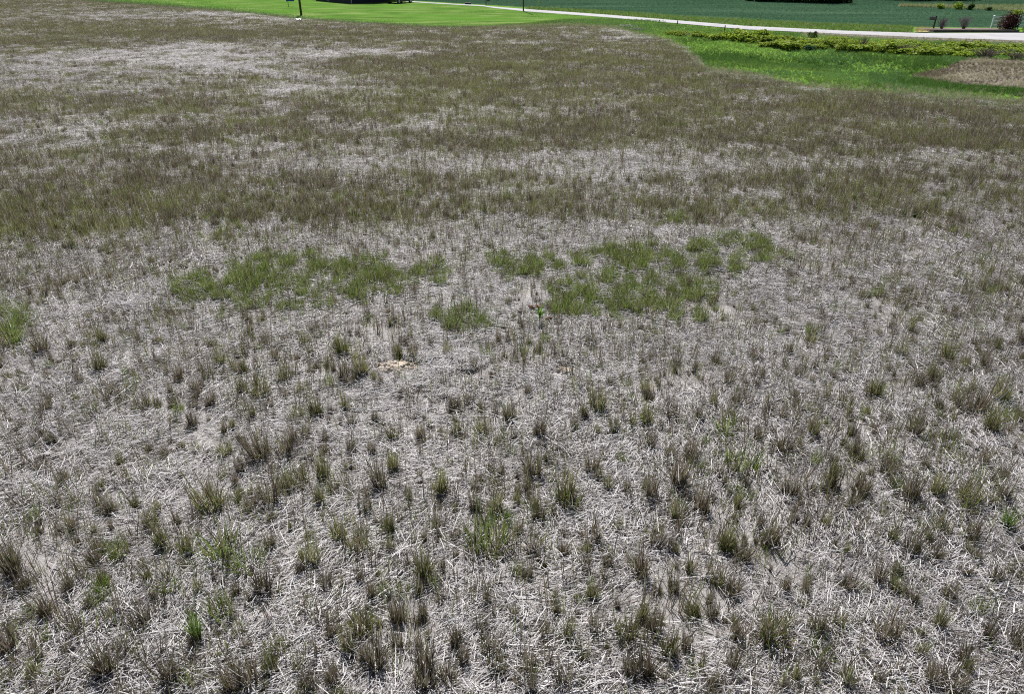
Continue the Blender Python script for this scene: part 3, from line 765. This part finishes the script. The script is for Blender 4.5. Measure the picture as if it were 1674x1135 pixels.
# weed strip in the crop on the far right
p, px, py = px_scatter(4200, 1470, 1950, lambda x: np.interp(x, [1470, 1600, 1950], [9, 10, 9]), lambda x: np.interp(x, [1470, 1580, 1674, 1950], [10.5, 14, 19, 28]))
n = len(p)
scatter('weed_strip', grass_lib, p, upright(n), uni(rng.uniform(.25, .6, n)), np.where(rng.random(n) < .5, 10 + rng.integers(0, 4, n), rng.integers(0, 5, n)), 'pale weedy grass strip crossing the crop at upper right', 'weeds')

# ------------------------------------------------------------------ bushes and trees
M_STEM = plain('bark', (.13, .10, .075), rough=.9, var=.3, scale=6)
M_TWIG = plain('grey_twig', (.20, .165, .15), rough=.9, var=.3)
VINE = [(4, (.24, .34, .036)), (3, (.31, .41, .048)), (1.6, (.12, .19, .028)), (1, (.40, .44, .07))]
DARKB = [(3, (.040, .085, .022)), (2, (.065, .12, .026))]
BLUEB = [(3, (.06, .15, .085)), (2, (.045, .11, .065))]
RED = [(4, (.085, .028, .030)), (3, (.055, .022, .026)), (2, (.13, .045, .040)), (1, (.045, .04, .022))]
TREE = [(4, (.040, .082, .024)), (3, (.055, .105, .028)), (2, (.028, .058, .020)), (1, (.085, .13, .04))]
LIME = [(3, (.26, .34, .05)), (2, (.17, .26, .04))]
def mound(rx, ry, rz, lump=6, shell=.45):
    """centres in a lumpy dome"""
    lob = [(rng.uniform(-.6, .6) * rx, rng.uniform(-.6, .6) * ry, rng.uniform(.15, .75) * rz, rng.uniform(.35, .6)) for _ in range(lump)]
    def f(n):
        i = rng.integers(0, lump, n)
        L = np.array(lob)[i]
        d = rng.normal(0, 1, (n, 3)); d /= np.linalg.norm(d, axis=1)[:, None]
        q = (1 - shell * rng.random(n) ** 1.5)[:, None]
        p = L[:, :3] + d * q * L[:, 3:4] * np.array([rx, ry, rz * .8])
        p[:, 2] = np.abs(p[:, 2])
        return p
    return f
def stems(n, h, spread, mat, name, parent, r=.012):
    mb = MB()
    for _ in range(n):
        a = random.random() * 6.28; q = random.random() * spread
        mid = Vector((math.cos(a) * q * .5, math.sin(a) * q * .5, h * .5)); top = Vector((math.cos(a + .4) * q, math.sin(a + .4) * q, h * random.uniform(.7, 1.05)))
        mb.tube((mid.x * .2, mid.y * .2, -.05), mid, r, r * .75, 5); mb.tube(mid, top, r * .75, r * .35, 5)
        for _ in range(2):
            b = mid.lerp(top, random.uniform(.1, .8)); mb.tube(b, b + Vector((random.gauss(0, .14), random.gauss(0, .14), random.uniform(.05, .22))) * (h / .8), r * .4, r * .15, 4)
    return mb.build(name, mat, parent)
def bush(name, rx, ry, rz, n, leaf, pal, lump=7):
    e = empty(name, (0, 0, 0))
    V, Fq, C = leaf_cloud(n, mound(rx, ry, rz, lump), leaf, pal)
    link('foliage', np_mesh('foliage', V, Fq, M_LEAF, C), e)
    stems(7, rz * .8, rx * .6, M_STEM, 'stems', e)
    return e
def copy_tree(o):
    c = o.copy(); COL.objects.link(c)
    for ch in list(o.children):
        d = ch.copy(); COL.objects.link(d); d.parent = c
    return c
protos = [bush('bramble_bush', rng.uniform(.9, 1.25), rng.uniform(.8, 1.1), rng.uniform(.70, .9), 1300, .12, VINE, 14) for _ in range(4)]
used = [False] * 4
vine_top = line([(1060, 54), (1180, 60), (1300, 67), (1400, 72), (1500, 77), (1600, 80), (1674, 82), (1900, 94)])
vine_bot = line([(1060, 58), (1180, 68), (1300, 80), (1400, 85), (1480, 90), (1560, 95), (1600, 91), (1674, 93), (1900, 106)])
kb = 0
for row, f in enumerate((.12, .5, .9)):
    bx = 1098 + row * 17 + (20 if row == 2 else 0)
    while bx < 1730:
        if not (row == 2 and bx < 1240):
            yy = float(vine_top(bx)) * (1 - f) + float(vine_bot(bx)) * f
            p = G(bx + random.uniform(-8, 8), yy + random.uniform(-1.2, 1.2))
            i = kb % 4; kb += 1
            o = protos[i] if not used[i] else copy_tree(protos[i]); used[i] = True
            o.location = p; o.rotation_euler.z = random.random() * 6.28
            s = random.uniform(.65, 1.1) * (.6 if bx < 1180 else 1); o.scale = (s * random.uniform(.8, 1.3), s, s * random.uniform(.40, .85) * np.interp(bx, [1500, 1580], [1.0, .8]))
            where = 'road side' if row == 0 else 'middle row' if row == 1 else 'dip side'
            side = ('at the thin left tip' if bx < 1160 else 'near the rightmost stake' if bx < 1240 else 'just left of the dark green shrub' if bx < 1325 else 'just right of the dark green shrub' if bx < 1375 else 'beside the tall dead brush' if bx < 1440 else 'beside the low dead brush' if bx < 1500
                    else 'opposite the mailbox' if bx < 1550 else 'opposite the low wall' if bx < 1630 else 'opposite the burgundy shrub' if bx < 1680 else 'beyond the right edge')
            ax, az_ = o.scale.x, o.scale.z
            look = ('wide ' if ax > 1.0 else 'narrow ' if ax < .75 else '') + ('tall' if az_ > .62 else 'low' if az_ < .45 else 'rounded')
            tag(o, '%s yellow bramble, %s, %s' % (look, where, side), 'bush', 'yellow green brambles below the road')
        bx += random.uniform(20, 34) * np.interp(bx, [1100, 1674], [.85, 1.1])
def place_bush(px, py, name, rx, ry, rz, n, leaf, pal, label, lump=6):
    o = bush(name, rx, ry, rz, n, leaf, pal, lump); o.location = G(px, py); return tag(o, label, 'bush')
place_bush(1328, 68, 'dark_shrub', .55, .45, .7, 800, .07, [(3, (.07, .13, .03)), (2, (.10, .17, .035))], 'dark green shrub rising above the brambles below the road')
place_bush(1323, 82, 'blue_green_weed', .35, .3, .35, 350, .06, BLUEB, 'small blue green weed in the dip below the brambles', 4)
place_bush(1535, 14, 'round_bush', .7, .6, .7, 500, .09, VINE, 'leftmost rounded bush in the weed strip across the crop')
place_bush(1566, 15, 'round_bush', .9, .7, .95, 700, .09, VINE, 'largest light green bush in the weed strip across the crop')
place_bush(1584, 16, 'round_bush', .5, .5, .75, 500, .09, DARKB, 'dark round bush in the weed strip right of the largest')
place_bush(1614, 17, 'round_bush', .5, .45, .5, 400, .08, DARKB, 'low dark bush in the weed strip above the burgundy shrub')
# dead brush
def brush_pile(px, py, n, h, spread, label, sx=1.0):
    e = empty('dead_brush', G(px, py)); tag(e, label, 'bush')
    stems(n, h, spread, M_TWIG, 'twigs', e, .014); e.scale = (sx, 1, 1)
    return e
brush_pile(1410, 80, 36, .8, .55, 'grey dead brush poking through the brambles, taller left one', 1.0)
brush_pile(1478, 87, 36, .6, .7, 'low grey dead brush at the front of the brambles', 1.8)
brush_pile(1610, 95, 60, .6, 1.0, 'wide grey dead brush behind the brown dead patch', 2.2)
brush_pile(1662, 98, 46, .55, 1.0, 'grey dead brush at the right edge behind the dead patch', 1.6)
# whitish weeds at the tip of the field
WHITE = [(3, (.42, .44, .38)), (2, (.20, .25, .14)), (2, (.30, .34, .24))]
for (qx, qy, s, lb) in ((1026, 45, 1.0, 'pale silvery weeds beside the field tip, left clump'), (1043, 50, .8, 'pale silvery weeds beside the field tip, right clump'), (1120, 58, .6, 'small pale silvery weeds alone in the green bank')):
    o = bush('silvery_weed', 1.0 * s, .7 * s, .35 * s, 520, .05, WHITE, 7); o.location = G(qx, qy); tag(o, lb, 'weed', )

def tree(px, py, ht, rad, label, group, low=.03):
    base = G(px, py); e = empty('hedgerow_tree', base); tag(e, label, 'tree', group)
    mb = MB(); mb.tube((0, 0, -.2), (.1, 0, ht * .35), .17, .12, 9); mb.tube((.1, 0, ht * .35), (.05, .1, ht * .75), .12, .05, 8)
    tr = mb.build('trunk', M_STEM, e)
    mb = MB()
    for k in range(7):
        a = k * .9 + random.random(); z = ht * random.uniform(.2, .6); L = rad * random.uniform(.6, .9)
        mb.tube((.08, .02, z), (math.cos(a) * L, math.sin(a) * L, z + L * .5), .06, .02, 6)
    mb.build('limbs', M_STEM, e)
    lob = [(rng.normal(0, .42) * rad, rng.normal(0, .42) * rad, rng.uniform(low, .95) * ht, rng.uniform(.22, .42) * rad) for _ in range(26)]
    lob += [(rad * (k / 4.5 - 1) * .95, rng.normal(-.2, .3) * rad, ht * rng.uniform(.04, .12), rng.uniform(.24, .34) * rad) for k in range(10)]
    def f(n):
        L = np.array(lob)[rng.integers(0, len(lob), n)]
        d = rng.normal(0, 1, (n, 3)); d /= np.linalg.norm(d, axis=1)[:, None]
        p = L[:, :3] + d * (1 - .5 * rng.random(n) ** 1.4)[:, None] * L[:, 3:4]
        p[:, 2] = np.maximum(p[:, 2], .1); return p
    V, Fq, C = leaf_cloud(5200, f, .13, TREE)
    link('crown', np_mesh('crown', V, Fq, M_LEAF, C), e)
for tx, ty, ht, rd, lb in ((1238, 1.5, 5.0, 1.6, 'leftmost dark tree bordering the far crop at the top edge'), (1270, 1.6, 6.0, 2.3, 'second dark tree from the left at the top edge'),
                           (1305, 2.6, 5.5, 2.2, 'dark tree in the middle of the left hedgerow at the top edge'), (1338, 3.8, 6.5, 2.3, 'large dark tree right of the middle one at the top edge'),
                           (1366, 4.3, 5.0, 1.9, 'rightmost tree of the left hedgerow at the top edge'), (1465, -1.0, 7.0, 3.2, 'left dark tree of the right hand group at the top edge'),
                           (1505, -.5, 6.5, 3.2, 'middle dark tree of the right hand group at the top edge'), (1548, -.6, 7.0, 3.3, 'right dark tree of the right hand group at the top edge')):
    tree(tx, ty, ht, rd, lb, 'trees bordering the far crop')

# ------------------------------------------------------------------ things beside the road
M_WHITE = plain('white_vinyl', (.72, .76, .80), rough=.45, var=.05)
M_BLACK = plain('black_paint', (.018, .018, .020), rough=.45, var=.2)
M_WOOD = plain('weathered_wood', (.075, .060, .050), rough=.9, var=.35, scale=14)
M_STONE = surf('dark_block', [(0.3, (.085, .072, .070)), (0.55, (.130, .112, .108)), (0.8, (.185, .162, .152))], scale=2.5, detail=7, rough=.95, bump=.5, bscale=30)
M_MULCH = surf('mulch', [(0.3, (.16, .12, .10)), (0.7, (.27, .22, .19))], scale=4, detail=7, rough=1, bump=.7, bscale=25)
M_METAL = plain('dull_metal', (.10, .11, .10), rough=.4, spec=.5, var=.15)
M_YELLOW = plain('yellow_plastic', (.62, .52, .05), rough=.5, var=.08)
M_BLUE = plain('blue_paint', (.015, .09, .42), rough=.4, var=.1)
M_PANEL = plain('white_panel', (.82, .84, .88), rough=.4, var=.03)
M_SILVER = plain('pale_metal', (.55, .56, .56), rough=.35, spec=.5, var=.08)

# retaining wall of the planting bed
w0 = G(1521, 53.2); w1 = G(1664, 53.6)
wl = (w1 - w0).length
wang = math.atan2(w1.y - w0.y, w1.x - w0.x)
wall = empty('retaining_wall', w0, wang); tag(wall, 'low dark block wall holding the planting bed beside the road', 'wall')
bl = MB().box(-.195, .195, -.12, .12, -.065, .065, .012).build('block', M_STONE)
bme = bl.data; bpy.data.objects.remove(bl)
nb = int(wl / .40)
for course in range(2):
    for k in range(nb + (course == 0)):
        o = link('block', bme, wall, ((k + .5 * course) * .40 + .2 - (.2 if course == 0 else 0), random.uniform(-.012, .012), .055 + course * .137))
        o.rotation_euler = (0, 0, random.gauss(0, .02)); o.scale = (1, 1, random.uniform(.96, 1.0))
q0, q1 = w0 + Vector((0, .15, 0)), w1 + Vector((0, .15, 0))
V = [(q0.x, q0.y, .22), (q1.x, q1.y, .22), (q1.x + .3, q1.y + 3.0, .16), (q0.x + .2, q0.y + 3.0, .16), (q0.x, q0.y, -.1), (q1.x, q1.y, -.1), (q1.x + .3, q1.y + 3.0, -.1), (q0.x + .2, q0.y + 3.0, -.1)]
tag(link('planting_bed', np_mesh('planting_bed', V, [[0, 1, 2, 3], [0, 4, 5, 1], [1, 5, 6, 2], [2, 6, 7, 3], [3, 7, 4, 0]], M_MULCH)), kind='structure')
# sandy spot left of the wall
sp = ground(np.array([1494, 1512, 1522, 1520, 1504]), np.array([53.2, 54.0, 53.4, 47.5, 47.5]))
V = [(a[0], a[1], .09) for a in sp]
tag(link('gravel_patch', np_mesh('gravel_patch', V, [[0, 1, 2, 3, 4]], surf('dry_sand', [(.3, (.30, .26, .12)), (.7, (.42, .36, .20))], scale=2, rough=1))), kind='structure')
p, px, py = px_scatter(160, 1496, 1522, lambda x: np.full_like(x, 46.), lambda x: np.full_like(x, 53.))
scatter('dry_yellow_grass', library('dry_yellow', [short_tuft(26, [(3, (.42, .38, .12)), (2, (.30, .30, .08))], .03)]), p + [0, 0, .08], upright(len(p)), uni(rng.uniform(.12, .3, len(p))), np.zeros(len(p), int), 'dry yellow grass at the left end of the low wall', 'grass')

def mailbox(px, py, h, rz, label, side=-1):
    e = empty('mailbox', G(px, py), rz); tag(e, label, 'mailbox')
    MB().box(-.05, .05, -.05, .05, -.1, h, .008).build('post', M_WOOD, e)
    MB().box(-.02 if side > 0 else -.55, .55 if side > 0 else .02, -.045, .045, h - .34, h - .27, .006).build('bracket', M_WOOD, e)
    prof = [(-.09, 0), (.09, 0), (.09, .12)] + [(.09 * math.cos(a), .12 + .09 * math.sin(a)) for a in np.linspace(.3, math.pi - .3, 7)] + [(-.09, .12)]
    mb = MB(); mb.prism(prof, -.24, .24)
    b = mb.build('box', M_METAL, e, (side * .34, 0, h - .265)); b.rotation_euler = (0, R(-12) * side * -1, R(90))
    f = MB().box(.095, .105, -.02, .0, .06, .22).box(.095, .105, -.02, .08, .18, .22).build('flag', plain('red_flag', (.3, .03, .03)), b)
    d = MB().box(-.088, .088, -.252, -.243, .005, .17, .004).build('door', M_SILVER, b)
    return e
mailbox(1525, 49, 1.18, R(8), 'black mailbox on a wooden post at the left end of the low wall')
mailbox(794.5, 9.6, .95, R(8), 'small dark mailbox on a post at the far edge of the lawn', 1)

def twig_shrub(px, py, h, lb):
    e = empty('bare_shrub', G(px, py) + Vector((0, .3, .2))); tag(e, lb, 'shrub')
    stems(64, h, h * .85, plain('purple_twig', (.20, .165, .185), var=.25), 'twigs', e, .012)
    V, Fq, C = leaf_cloud(240, mound(h * .6, h * .5, h, 5), .03, [(2, (.15, .12, .13)), (1, (.10, .11, .07))])
    link('foliage', np_mesh('foliage', V, Fq, M_LEAF, C), e)
twig_shrub(1541, 50.3, .85, 'bare grey purple shrub in the bed, nearer the mailbox')
twig_shrub(1577, 50.3, .95, 'bare grey purple shrub in the bed, midway along the low wall')
e = bush('burgundy_shrub', 1.15, .85, 1.55, 4200, .06, RED, 12); e.location = G(1647, 52.0) + Vector((0, .2, .05))
tag(e, 'round dark burgundy shrub with a lime sprig beside the white fence', 'shrub')
V, Fq, C = leaf_cloud(420, lambda n: np.stack([.30 + rng.normal(0, .28, n), rng.normal(-.25, .2, n), 1.5 + .35 * (rng.random(n) - .3) + 0 * rng.random(n)], -1), .055, LIME)
link('lime_sprig', np_mesh('lime_sprig', V, Fq, M_LEAF, C), e)

# white three-rail fence: starts by the burgundy shrub and runs off to the right
f0 = G(1619.5, 47.2)
fence = empty('rail_fence', f0, R(-2)); tag(fence, 'white three rail vinyl fence behind the burgundy shrub', 'fence')
for k in range(5):
    po = MB().box(-.065, .065, -.065, .065, -.1, 1.08, .006).build('post', M_WHITE, fence, (k * 2.32, 0, 0))
    cp = MB().box(-.085, .085, -.085, .085, 1.082, 1.11, .004)
    cp.poly([(-.08, -.08, 1.112), (.08, -.08, 1.112), (0, 0, 1.17)]).poly([(.08, -.08, 1.112), (.08, .08, 1.112), (0, 0, 1.17)]).poly([(.08, .08, 1.112), (-.08, .08, 1.112), (0, 0, 1.17)]).poly([(-.08, .08, 1.112), (-.08, -.08, 1.112), (0, 0, 1.17)])
    cp.build('cap', M_WHITE, po)
    if k < 4:
        for z in (.32, .65, .98):
            MB().box(k * 2.32 + .067, (k + 1) * 2.32 - .067, -.022, .022, z - .06, z + .06, .006).build('rail', M_WHITE, fence)

# short stakes along the road edge
for qx, qy, h, lb in ((1054, 35.2, .22, 'shortest grey stake by the road, leftmost of four'), (1077, 37.6, .30, 'thin grey stake by the road, second from the left'),
                      (1107, 40.2, .38, 'thick dark stake by the road, third from the left'), (1184, 51.5, .50, 'tall dark stake by the brambles, rightmost of four')):
    e = empty('stake', G(qx, qy)); tag(e, lb, 'stake', 'stakes beside the road')
    MB().tube((0, 0, -.1), (.015, 0, h), .05, .045, 8).build('shaft', M_WOOD, e)
    MB().tube((.015, 0, h + .001), (.016, 0, h + .03), .05, .02, 8).build('cap', M_WOOD, e)

# poles
def pole(px, py, h, r, label, arm):
    e = empty('utility_pole', G(px, py)); tag(e, label, 'utility pole')
    MB().tube((0, 0, -.3), (0, 0, h), r, r * .75, 14).build('shaft', M_WOOD, e, sm=True)
    if arm:
        MB().box(-.55, .55, -r - .10, -r - .01, h - 1.25, h - 1.12, .01).build('crossarm', M_WOOD, e)
        MB().tube((-.45, -r - .055, h - 1.118), (-.45, -r - .055, h - .98), .04, .025, 8).build('insulator', M_SILVER, e)
        MB().tube((.45, -r - .055, h - 1.118), (.45, -r - .055, h - .98), .04, .025, 8).build('insulator', M_SILVER, e)
    return e
pole(492.7, 25, 8.5, .13, 'dark wooden pole where the lawn meets the field', False)
pole(855.6, 18.6, 9.0, .085, 'slim dark pole at the road edge casting a thin shadow', True)
g0 = G(883, 14.2); tp = G(855.6, 18.6) + Vector((0, 0, 8.2))
e = empty('guy_wire', g0); tag(e, 'yellow guarded guy wire slanting up beside the slim pole', 'guy wire')
d = tp - g0
MB().tube((0, 0, 0), d, .008, .008, 5).build('wire', M_METAL, e)
MB().tube(d * .01, d * .32, .035, .035, 8).build('guard', M_YELLOW, e)

# sign on a post
e = empty('yard_sign', G(471.8, 10.8), R(4)); tag(e, 'blue and white board on a thin post on the far lawn', 'sign')
MB().box(-.03, .03, -.03, .03, -.1, .95, .004).build('post', M_BLACK, e)
b = MB().box(-.22, .86, -.06, -.032, .68, 1.45, .01).build('board', M_BLUE, e)
MB().box(-.10, .74, -.066, -.061, .86, 1.36).build('panel', M_PANEL, b)
# low oblong box at lawn edge
e = empty('storage_box', G(765, 7.6), R(-3)); tag(e, 'low dark oblong box at the far edge of the lawn', 'box')
MB().box(-.40, .40, -.22, .22, .0, .24, .015).build('body', M_BLACK, e)
MB().box(-.43, .43, -.25, .25, .241, .30, .015).build('lid', M_BLACK, e)
# white scrap at the edge of the field
V = []; p0 = G(488, 35)
for j in range(4):
    for i in range(7): V.append((-.32 + i * .105, -.2 + j * .13 + .03 * math.sin(i * 2.1), .10 + .07 * math.sin(i * 1.7 + j * 2.3) + (.03 * random.random())))
o = link('white_scrap', np_mesh('white_scrap', V, [[j * 7 + i, j * 7 + i + 1, j * 7 + i + 8, j * 7 + i + 7] for j in range(3) for i in range(6)], M_PANEL), None, p0 + Vector((0, 0, .12)))
so = o.modifiers.new('thickness', 'SOLIDIFY'); so.thickness = .006
tag(o, 'crumpled white scrap lying at the edge of the field', 'scrap')

# house at the top edge: dark clad, gabled
c0 = G(575, 5.6)
hx = empty('house', c0, R(38)); tag(hx, 'dark clad house at the top edge behind the lawn', 'house')
# local axes: +x along the right hand wall, +y along the left hand wall
HW, HL, HH = 6.6, 12.0, 3.0
M_CLAD = plain('dark_cladding', (.030, .032, .040), rough=.6, var=.12)
MB().box(.02, HW - .02, .02, HL - .02, -.2, HH).build('wall', M_CLAD, hx)
cm = MB()
for k in range(14):
    z = k * .21
    cm.prism([(z, 0), (z, 0)], 0, 1) if False else None
    cm.box(-.012 + .0, HW + .012, -.012, .018, z + .015, z + .205); cm.box(-.014, .016, .019, HL, z + .015, z + .205)
tag(cm.build('cladding', M_CLAD, hx), kind='stuff')
MB().prism([(-.4, HH - .05), (HW / 2, HH + 2.3), (HW + .4, HH - .05), (HW + .4, HH + .1), (HW / 2, HH + 2.48), (-.4, HH + .1)], -.5, HL + .5).build('roof', plain('shingle', (.05, .05, .055), rough=.9), hx)
MB().box(-.09, -.015, -.09, -.015, .05, HH).build('downspout', M_SILVER, hx)
for (y0, y1) in ((1.6, 2.8), (5.2, 6.6), (8.8, 10.0)):
    w = MB().box(-.05, -.016, y0, y1, .9, 2.2, .01).build('window', M_WHITE, hx)
    MB().box(-.056, -.051, y0 + .08, y1 - .08, .98, 2.12).build('pane', plain('dark_glass', (.02, .025, .03), rough=.08, spec=.6), w)
dr = MB().box(-.06, -.016, 7.2, 8.1, .05, 2.05, .008).build('door', plain('grey_door', (.22, .24, .28)), hx)
MB().tube((-.06, 7.32, 1.0), (-.11, 7.32, 1.0), .03, .03, 8).build('handle', M_SILVER, dr)
# car beside the house
cr = empty('parked_car', G(654, 5.0), R(62)); tag(cr, 'black car parked beside the dark house at the top edge', 'car')
M_CARP = plain('black_car_paint', (.012, .012, .014), rough=.2, spec=.6)
MB().prism([(-2.2, .28), (2.2, .28), (2.28, .55), (2.15, .85), (1.2, .98), (.55, 1.45), (-1.3, 1.48), (-2.05, 1.0), (-2.25, .85)], -.88, .88).build('body', M_CARP, cr)
gm = plain('car_glass', (.02, .022, .025), rough=.05, spec=.7)
for s in (-1, 1):
    y0, y1 = (.882, .892) if s > 0 else (-.892, -.882)
    m = MB(); A_ = [(1.0, 1.02), (.5, 1.40), (-1.2, 1.42), (-1.8, 1.02)]; m.prism(A_, y0, y1); m.build('window', gm, cr)
    for xx in (-1.4, 1.4):
        t = MB().tube((0, -.10, 0), (0, .10, 0), .33, .33, 18).build('wheel', plain('tyre', (.02, .02, .02), rough=.9), cr, (xx, s * .82, .33))
        MB().tube((0, s * .101, 0), (0, s * .112, 0), .20, .18, 14).build('rim', M_SILVER, t)
    MB().box(2.2, 2.29, s * .72 - .14, s * .72 + .14, .60, .76, .02).build('headlight', M_PANEL, cr)
    MB().box(-2.27, -2.2, s * .72 - .12, s * .72 + .12, .70, .90, .02).build('tail_light', plain('red_lens', (.25, .02, .02), rough=.2), cr)
MB().box(2.26, 2.32, -.85, .85, .32, .50, .02).build('bumper', M_SILVER, cr)

# ------------------------------------------------------------------ small things in the near field
M_CLOD = surf('dry_subsoil', [(0.3, (.44, .37, .29)), (0.6, (.56, .49, .41)), (.8, (.62, .56, .48))], scale=9, detail=6, rough=.95, bump=.5, bscale=60)
def clods(px, py, n, sx, sy, size, label):
    e = empty('soil_heap', G(px, py)); tag(e, label, 'soil heap')
    bm = bmesh.new(); bmesh.ops.create_icosphere(bm, subdivisions=3, radius=1)
    for v in bm.verts:
        q = v.co.copy(); f = 1 + .35 * (float(fbm(np.array([q.x * 1.6 + 7]), np.array([q.y * 1.6 + q.z]), 3)[0]) - .5)
        v.co = Vector((q.x * sx * f, q.y * sy * f, max(q.z, -.2) * size * 1.1 * f))
    me = bpy.data.meshes.new('heap'); bm.to_mesh(me); bm.free(); me.materials.append(M_CLOD)
    link('heap', me, e)
    meshes = []
    for _ in range(3):
        bm = bmesh.new(); bmesh.ops.create_icosphere(bm, subdivisions=2, radius=1)
        for v in bm.verts: v.co *= random.uniform(.72, 1.15)
        me = bpy.data.meshes.new('clod'); bm.to_mesh(me); bm.free(); me.materials.append(M_CLOD); meshes.append(me)
    for k in range(n):
        a = random.random() * 6.28; q = math.sqrt(random.random())
        s = size * random.uniform(.25, .75)
        o = link('clod', meshes[k % 3], e, (math.cos(a) * q * sx * 1.1, math.sin(a) * q * sy * 1.1, size * .9 * (1 - q * .8) + s * .2))
        o.scale = (s * 1.3, s, s * .75); o.rotation_euler = (random.random(), random.random(), random.random() * 6)
clods(650, 602, 34, .30, .16, .075, 'pale heap of dug soil left of the burrow')
clods(925, 608, 16, .14, .09, .05, 'small pale heap of clods right of the burrow')
# burrows: a dark lining that fits into each pit dug in the ground sheet
M_PIT_SHADE = plain('pit_shade_soil', (.045, .036, .030), rough=1, spec=0, var=.3)  # near-black soil colour paints in the shade inside the hole
def burrow(p, r, d, label):
    n = 22; V = []; Fq = []; qs = (1.02, .9, .75, .55, .3, .02)
    for i, q in enumerate(qs):
        for k in range(n):
            a = 2 * math.pi * k / n; j = 1 + (.10 * math.sin(3 * a + i) + .06 * math.sin(7 * a + 2 * i)) * (q > .5)
            u, v = math.cos(a) * q * r * 1.2 * j, math.sin(a) * q * r * j
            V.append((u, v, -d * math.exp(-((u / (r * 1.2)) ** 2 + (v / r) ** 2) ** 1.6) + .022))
    for i in range(len(qs) - 1):
        for k in range(n): Fq.append((i * n + k, i * n + (k + 1) % n, (i + 1) * n + (k + 1) % n, (i + 1) * n + k))
    tag(link('burrow', np_mesh('burrow', V, Fq, M_PIT_SHADE, smooth_=True), None, Vector(p)), label, 'burrow')
burrow(*PITS[0], 'dark burrow mouth in the straw right of the pale heap')
burrow(*PITS[1], 'smaller dark burrow hole just right of the main one')
# brick pieces
M_BRICK = surf('old_brick', [(0.3, (.085, .045, .035)), (0.7, (.16, .075, .055))], scale=14, detail=6, rough=.95, bump=.4, bscale=50)
for qx, qy, dx, dy, dz, rz, lb in ((876, 508, .13, .05, .034, .15, 'reddish brown brick lying just behind the bright weed'), (896, 527, .055, .04, .03, .6, 'small broken brick piece right of the bright weed'), (850, 512, .04, .03, .025, 1.0, 'tiny brown stone left of the bright weed')):
    m = MB().box(-dx, dx, -dy, dy, 0, dz * 2, .012)
    for v in m.bm.verts: v.co += Vector((random.gauss(0, .006), random.gauss(0, .006), random.gauss(0, .005)))
    o = m.build('brick_piece', M_BRICK, None, G(qx, qy) + Vector((0, 0, .03))); o.rotation_euler = (0, .05, rz); tag(o, lb, 'brick')
# broad-leaved bright weed
e = empty('leafy_weed', G(881, 533)); tag(e, 'single bright green leafy weed in front of the brick', 'weed')
MB().tube((0, 0, -.03), (.01, 0, .26), .008, .006, 6).build('stem', plain('weed_stem', (.10, .16, .04)), e)
m1 = []
for k in range(14):
    a = k * 2.4; m1.append((a, .26 - k * .010, .17 + .06 * random.random()))
az = np.array([q[0] for q in m1]); bz = np.array([[.01, 0, q[1]] for q in m1]); ln = np.array([q[2] for q in m1])
Vp = blades(bz, az, np.linspace(.3, 1.25, 14), np.full(14, .5), ln, np.full(14, .040), pick(VIVID, 14) * 1.1, 4, .1)
for k in range(14):
    link('leaf', np_mesh('leaf', Vp[0][k * 10:(k + 1) * 10], Vp[1][:4], M_GREEN, Vp[2][k * 10:(k + 1) * 10]), e)
